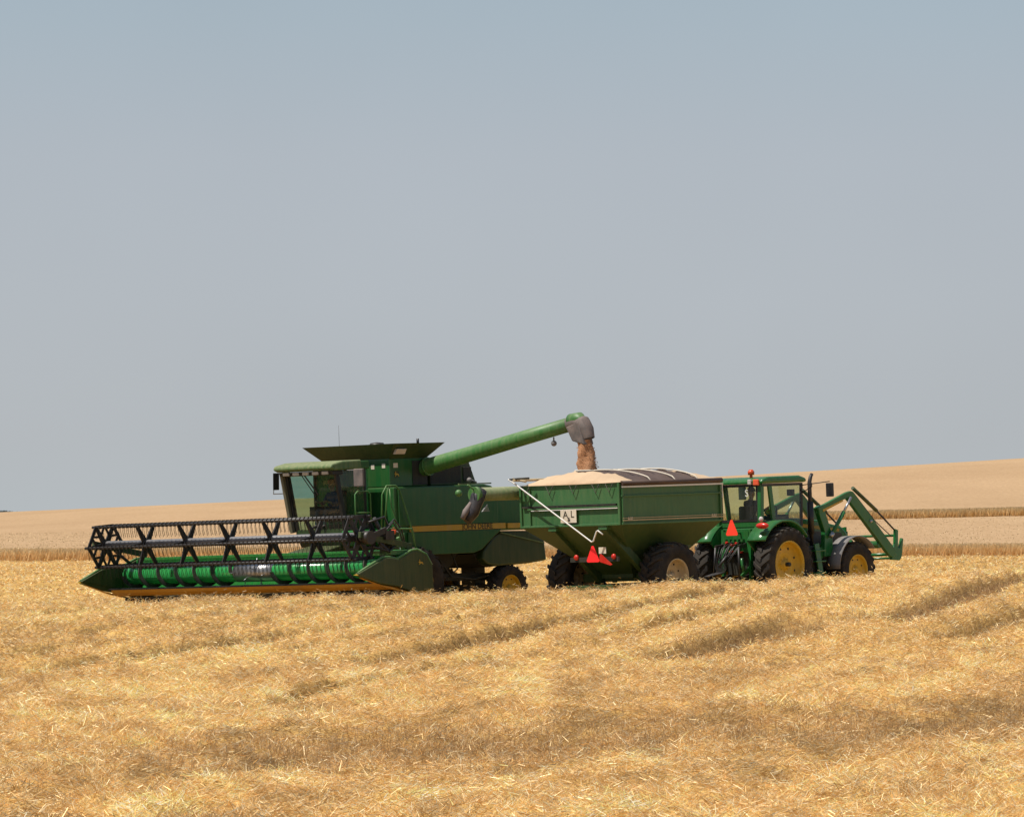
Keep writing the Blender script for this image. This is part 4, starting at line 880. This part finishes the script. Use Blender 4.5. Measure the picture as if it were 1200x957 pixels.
def soil_mat():
    m, nt, out = new_mat('straw_ground')
    p = N(nt, 'ShaderNodeBsdfPrincipled'); p.inputs['Roughness'].default_value = 0.95; p.inputs['Specular IOR Level'].default_value = 0.08
    geo = N(nt, 'ShaderNodeNewGeometry'); at = N(nt, 'ShaderNodeAttribute', attribute_name='stub')
    mp = N(nt, 'ShaderNodeMapping'); mp.inputs['Scale'].default_value = (1.0, 0.35, 1.0); L(nt, geo, 'Position', mp, 'Vector')
    n1 = N(nt, 'ShaderNodeTexNoise', Scale=16.0, Detail=5.0, Roughness=0.75); L(nt, mp, 'Vector', n1, 'Vector')
    n2 = N(nt, 'ShaderNodeTexNoise', Scale=0.5, Detail=5.0, Roughness=0.6); L(nt, mp, 'Vector', n2, 'Vector')
    cr = N(nt, 'ShaderNodeValToRGB'); e = cr.color_ramp.elements; e[0].position = 0.3; e[0].color = (0.36, 0.18, 0.045, 1); e[1].position = 0.68; e[1].color = (0.85, 0.56, 0.20, 1)  # dark end of the ramp paints the shaded gaps beneath the straw
    L(nt, n1, 'Fac', cr, 'Fac')
    c2 = N(nt, 'ShaderNodeValToRGB'); e = c2.color_ramp.elements; e[0].position = 0.35; e[0].color = (0.20, 0.11, 0.045, 1); e[1].position = 0.7; e[1].color = (0.40, 0.24, 0.10, 1)
    L(nt, n1, 'Fac', c2, 'Fac')
    mx = N(nt, 'ShaderNodeMix', data_type='RGBA'); L(nt, at, 'Fac', mx, 0); L(nt, cr, 'Color', mx, 6); L(nt, c2, 'Color', mx, 7)
    mv = N(nt, 'ShaderNodeMix', data_type='RGBA', blend_type='MULTIPLY'); mv.inputs[0].default_value = 0.5; L(nt, mx, 2, mv, 6)
    c3 = N(nt, 'ShaderNodeValToRGB'); e = c3.color_ramp.elements; e[0].position = 0.3; e[0].color = (0.6, 0.55, 0.5, 1); e[1].position = 0.7; e[1].color = (1, 1, 1, 1); L(nt, n2, 'Fac', c3, 'Fac'); L(nt, c3, 'Color', mv, 7)
    L(nt, mv, 2, p, 'Base Color'); bp = N(nt, 'ShaderNodeBump', Strength=0.6, Distance=0.06); L(nt, n1, 'Fac', bp, 'Height'); L(nt, bp, 'Normal', p, 'Normal')
    L(nt, p, 'BSDF', out, 'Surface'); return m
me = grid_mesh('ground', X, Y, Z, St); me.materials.append(soil_mat())
go = bpy.data.objects.new('ground', me); col.objects.link(go); tag(go, kind='structure', label='harvested field of straw stubble rising to a low hill')

# ---- straw
def blade_mat(name, transl=0.25):
    m, nt, out = new_mat(name)
    at = N(nt, 'ShaderNodeAttribute', attribute_name='tint')
    df = N(nt, 'ShaderNodeBsdfDiffuse', Roughness=0.6); tl = N(nt, 'ShaderNodeBsdfTranslucent'); gl = N(nt, 'ShaderNodeBsdfGlossy', Roughness=0.38)
    L(nt, at, 'Color', df, 'Color'); L(nt, at, 'Color', tl, 'Color'); gl.inputs['Color'].default_value = (0.95, 0.8, 0.5, 1)
    mx = N(nt, 'ShaderNodeMixShader'); mx.inputs['Fac'].default_value = transl; L(nt, df, 'BSDF', mx, 1); L(nt, tl, 'BSDF', mx, 2)
    m2 = N(nt, 'ShaderNodeMixShader'); m2.inputs['Fac'].default_value = 0.07; L(nt, mx, 'Shader', m2, 1); L(nt, gl, 'BSDF', m2, 2)
    L(nt, m2, 'Shader', out, 'Surface'); return m
def blades(name, base, direc, length, width, color, taper=0.6, bend=None):
    """one thin quad per straw"""
    n = len(base); d = direc/np.linalg.norm(direc, axis=1, keepdims=True)
    r = rng.normal(size=(n, 3)); s = np.cross(d, r); s /= np.linalg.norm(s, axis=1, keepdims=True); s *= width[:, None]/2
    tip = base+d*length[:, None]
    co = np.stack([base-s, base+s, tip+s*taper, tip-s*taper], 1).reshape(-1, 3)
    q = np.arange(4*n).reshape(-1, 4); c4 = np.concatenate([color, np.ones((n, 1))], 1); c4 = np.repeat(c4, 4, axis=0)
    return raw_mesh(name, co, q, None, False, c4)
straw_mat = blade_mat('straw'); wheat_mat = blade_mat('ripe_wheat', 0.55)
PB, PD, PL, PW, PC = [], [], [], [], []
def scatter(n, x0, x1, y0, y1, wid, len_, taper_edges=True):
    y = rng.uniform(y0, y1, n); x = rng.uniform(x0, x1, n); s = stubble(x, y)
    keep = rng.random(n) > s*0.55; x, y, s = x[keep], y[keep], s[keep]; n = len(x)
    z = field_z(x, y); st = rng.random(n) < s*0.62                   # standing stubs
    clump = fbm(x*1.9, y*1.5, 3, 77); az = vnoise(x*1.3, y*0.9, 61)*4*math.pi+rng.normal(0, 0.75, n)+math.pi*(rng.random(n) < 0.35)
    el = np.abs(rng.normal(0.12, 0.30, n))+np.clip(clump-0.42, 0, 1)*1.6
    el = np.where(st, rng.uniform(0.6, 1.5, n), el)
    d = np.stack([np.cos(az)*np.cos(el), np.sin(az)*np.cos(el), np.sin(el)], 1)
    ln = rng.uniform(0.5, 1.3, n)*len_; ln = np.where(st, rng.uniform(0.09, 0.2, n), ln)
    wd = rng.uniform(0.7, 1.4, n)*wid
    lift = np.where(st, -0.02, rng.exponential(0.035, n))
    b = np.stack([x, y, z+lift], 1)
    k = rng.random(n)[:, None]; patch = (0.55*fbm((x-0.22*y)*1.5+9, y*0.035, 3, 55)+0.45*fbm(x*0.8, y*0.3, 3, 57))[:, None]
    gold = np.array([0.97, 0.66, 0.285]); pale = np.array([0.99, 0.84, 0.56]); brn = np.array([0.84, 0.47, 0.15]); gry = np.array([0.62, 0.40, 0.20])
    c = np.where(k < 0.50, gold, np.where(k < 0.76, pale, brn))*(0.30+1.5*patch)*(0.34+1.5*fbm(x*2.3, y*1.3, 3, 91)[:, None])*rng.uniform(0.72, 1.15, (n, 1))*(1-s[:, None]*np.array([0.58, 0.63, 0.66]))
    c = np.where(st[:, None], gry*rng.uniform(0.5, 1.1, (n, 1)), c)
    PB.append(b); PD.append(d); PL.append(ln); PW.append(wd); PC.append(np.clip(c, 0, 0.95))
scatter(620000, -9, 9, 57, 100, 0.0068, 0.12)
scatter(640000, -15, 15, 100, 149, 0.0085, 0.095)
scatter(90000, -22, 22, 149, 200, 0.015, 0.13)
scatter(240000, -42, 42, 200, 402, 0.026, 0.13)
me = blades('loose_straw', *[np.concatenate(a) for a in (PB, PD, PL, PW, PC)]); me.materials.append(straw_mat)
so = bpy.data.objects.new('loose_straw', me); col.objects.link(so); tag(so, 'golden cut straw and grey stubble covering the harvested foreground', 'straw', kind='stuff')

# ---- standing wheat
def in_crop(x, y):
    e1 = 400+1.5*np.sin(x*0.05)+0.6*np.sin(x*0.31); strip = (y > 565) & (y < 600) & (x > 6)
    return (y > e1) & ~strip
WH = 0.85
gx = axis([(-420, -60, 6), (-60, 60, 0.6), (60, 420, 6)]); gy = axis([(398, 440, 0.6), (440, 620, 1.5), (620, 1260, 6)])
X, Y = np.meshgrid(gx, gy); Zc = base_z(X, Y)+WH-0.07+0.10*(fbm(X*1.3, Y*1.3, 3, 41)-0.5)
mk = in_crop(X, Y-1.6) & in_crop(X, Y)
me = grid_mesh('standing_wheat', X, Y, Zc, None, mk)
def canopy_mat():
    m, nt, out = new_mat('wheat_canopy')
    p = N(nt, 'ShaderNodeBsdfPrincipled'); p.inputs['Roughness'].default_value = 0.95; p.inputs['Specular IOR Level'].default_value = 0.05
    geo = N(nt, 'ShaderNodeNewGeometry'); mp = N(nt, 'ShaderNodeMapping'); mp.inputs['Scale'].default_value = (1.0, 0.22, 1.0); L(nt, geo, 'Position', mp, 'Vector')
    n1 = N(nt, 'ShaderNodeTexNoise', Scale=2.2, Detail=5.0, Roughness=0.85); L(nt, mp, 'Vector', n1, 'Vector')
    n2 = N(nt, 'ShaderNodeTexNoise', Scale=0.06, Detail=4.0); L(nt, mp, 'Vector', n2, 'Vector')
    cr = N(nt, 'ShaderNodeValToRGB'); e = cr.color_ramp.elements; e[0].position = 0.28; e[0].color = (0.36, 0.23, 0.12, 1); e[1].position = 0.72; e[1].color = (0.57, 0.385, 0.225, 1); L(nt, n1, 'Fac', cr, 'Fac')
    mv = N(nt, 'ShaderNodeMix', data_type='RGBA', blend_type='MULTIPLY'); mv.inputs[0].default_value = 0.7
    c3 = N(nt, 'ShaderNodeValToRGB'); e = c3.color_ramp.elements; e[0].position = 0.35; e[0].color = (0.86, 0.84, 0.82, 1); e[1].position = 0.65; e[1].color = (1, 1, 1, 1); L(nt, n2, 'Fac', c3, 'Fac')
    L(nt, cr, 'Color', mv, 6); L(nt, c3, 'Color', mv, 7); L(nt, mv, 2, p, 'Base Color')
    bp = N(nt, 'ShaderNodeBump', Strength=0.4, Distance=0.2); L(nt, n1, 'Fac', bp, 'Height'); L(nt, bp, 'Normal', p, 'Normal')
    L(nt, p, 'BSDF', out, 'Surface'); return m
me.materials.append(canopy_mat())
wo = bpy.data.objects.new('standing_wheat', me); col.objects.link(wo); tag(wo, 'ripe uncut wheat covering the hillside behind the machines', 'wheat', kind='stuff')
PB, PD, PL, PW, PC = [], [], [], [], []
def stalks(n, x0, x1, y0, y1, wid, low, high, zfrom, dark=1.25, lean=0.13):
    x = rng.uniform(x0, x1, n); y = rng.uniform(y0, y1, n); k = in_crop(x, y); x, y = x[k], y[k]; n = len(x)
    zb = base_z(x, y); d = np.stack([rng.normal(0, lean, n), rng.normal(0, lean, n), np.ones(n)], 1)
    ln = rng.uniform(low, high, n)+0.12*(fbm(x*0.8, y*0.8, 2, 8)-0.5)
    c = np.array([0.62, 0.47, 0.26])*rng.uniform(0.75, 1.15, (n, 1))*dark
    PB.append(np.stack([x, y, zb+zfrom], 1)); PD.append(d); PL.append(ln); PW.append(wid*rng.uniform(0.6, 1.4, n)); PC.append(np.clip(c, 0, 0.95))
stalks(110000, -46, 46, 397.5, 405, 0.035, 0.62, 1.0, 0.0, 1.35, 0.3)
stalks(80000, 2, 66, 598.5, 606, 0.05, 0.8, 1.2, 0.0, 1.25, 0.3)
stalks(40000, -52, 58, 404, 600, 0.04, 0.06, 0.11, WH-0.10, 1.0, 0.9)
me = blades('wheat_stalks', *[np.concatenate(a) for a in (PB, PD, PL, PW, PC)], taper=1.0); me.materials.append(wheat_mat)
w2 = bpy.data.objects.new('wheat_stalks', me); col.objects.link(w2); tag(w2, 'stalks and ears of the uncut wheat standing at its cut edge', 'wheat', kind='stuff')

# ---- far woods on the left horizon
PB, PD, PL, PW, PC = [], [], [], [], []
n = 26000; x = rng.uniform(-330, -214, n); hgt = (0.5+1.2*vnoise(x*0.16, x*0, 4)+0.8*vnoise(x*0.6, x*0, 6))*np.clip((-214-x)/14, 0.05, 1)
y = rng.uniform(2560, 2590, n); z = -1.6+EYE+rng.random(n)*(hgt+1.2)
me = blades('distant_woods', np.stack([x, y, z], 1), rng.normal(size=(n, 3)), np.full(n, 0.9), np.full(n, 0.6), np.array([0.17, 0.21, 0.22])*rng.uniform(0.7, 1.3, (n, 1)))  # distance haze is blended into the tree colour
me.materials.append(wheat_mat); ow = bpy.data.objects.new('distant_woods', me); col.objects.link(ow); tag(ow, 'hazy dark line of far woods on the left horizon', 'woods', kind='stuff')

# ================================================================== LIGHT, SKY, CAMERA
SUN = Vector((-0.88, -0.42, 0)).normalized(); EL = R(62)
sd = Vector((SUN.x*math.cos(EL), SUN.y*math.cos(EL), math.sin(EL)))
sl = bpy.data.lights.new('sun', 'SUN'); sl.energy = 5.0; sl.angle = R(0.6); sl.color = (1.0, 0.945, 0.86)
so_ = bpy.data.objects.new('sun', sl); scene.collection.objects.link(so_); so_.rotation_euler = sd.to_track_quat('Z', 'Y').to_euler(); so_.location = (0, 0, 50)
w = bpy.data.worlds.new('World'); scene.world = w; w.use_nodes = True; nt = w.node_tree; nt.nodes.clear()
out = N(nt, 'ShaderNodeOutputWorld'); bg = N(nt, 'ShaderNodeBackground'); bg.inputs['Strength'].default_value = 0.1
sky = N(nt, 'ShaderNodeTexSky'); sky.sky_type = 'NISHITA'; sky.sun_disc = False; sky.sun_elevation = EL; sky.sun_rotation = math.atan2(SUN.x, SUN.y); sky.dust_density = 3.0; sky.air_density = 1.2
tc = N(nt, 'ShaderNodeTexCoord'); sz = N(nt, 'ShaderNodeSeparateXYZ'); L(nt, tc, 'Generated', sz, 'Vector')
cr = N(nt, 'ShaderNodeValToRGB'); el = cr.color_ramp.elements
el[0].position = 0.0; el[0].color = (0.47, 0.505, 0.525, 1); el[1].position = 1.0; el[1].color = (0.12, 0.19, 0.30, 1)
for pos, c in ((0.012, (0.465, 0.495, 0.52)), (0.035, (0.465, 0.505, 0.545)), (0.06, (0.45, 0.50, 0.555)), (0.085, (0.39, 0.475, 0.545)), (0.16, (0.26, 0.35, 0.45)), (0.35, (0.17, 0.25, 0.36))):
    e = el.new(pos); e.color = rgba(c)
L(nt, sz, 'Z', cr, 'Fac')
hn = N(nt, 'ShaderNodeTexNoise', Scale=9.0, Detail=3.0); L(nt, tc, 'Generated', hn, 'Vector')
hr = N(nt, 'ShaderNodeMapRange'); hr.inputs['From Min'].default_value = 0.3; hr.inputs['From Max'].default_value = 0.7; hr.inputs['To Min'].default_value = 9.7; hr.inputs['To Max'].default_value = 10.3; L(nt, hn, 'Fac', hr, 'Value')
sc_ = N(nt, 'ShaderNodeMix', data_type='RGBA', blend_type='MULTIPLY'); sc_.inputs[0].default_value = 1.0; sc_.inputs[7].default_value = (10, 10, 10, 1); sc_.clamp_result = False
L(nt, hr, 'Result', sc_, 7)
L(nt, cr, 'Color', sc_, 6)
hz = N(nt, 'ShaderNodeMapRange'); hz.inputs['From Min'].default_value = 0.1; hz.inputs['From Max'].default_value = 0.8; hz.inputs['To Min'].default_value = 0.96; hz.inputs['To Max'].default_value = 0.7; L(nt, sz, 'Z', hz, 'Value')
mx = N(nt, 'ShaderNodeMix', data_type='RGBA'); mx.clamp_result = False; L(nt, hz, 'Result', mx, 0); L(nt, sky, 'Color', mx, 6); L(nt, sc_, 2, mx, 7)
L(nt, mx, 2, bg, 'Color'); L(nt, bg, 'Background', out, 'Surface')

cam = bpy.data.cameras.new('camera'); cam.lens = 210; cam.sensor_width = 36; cam.clip_end = 20000; cam.clip_start = 1
co = bpy.data.objects.new('camera', cam); scene.collection.objects.link(co); co.location = (0, 0, EYE); co.rotation_euler = (R(90)+math.atan(121.5/7000), 0, 0)
scene.camera = co
scene.view_settings.view_transform = 'Standard'; scene.view_settings.look = 'None'; scene.view_settings.exposure = 0
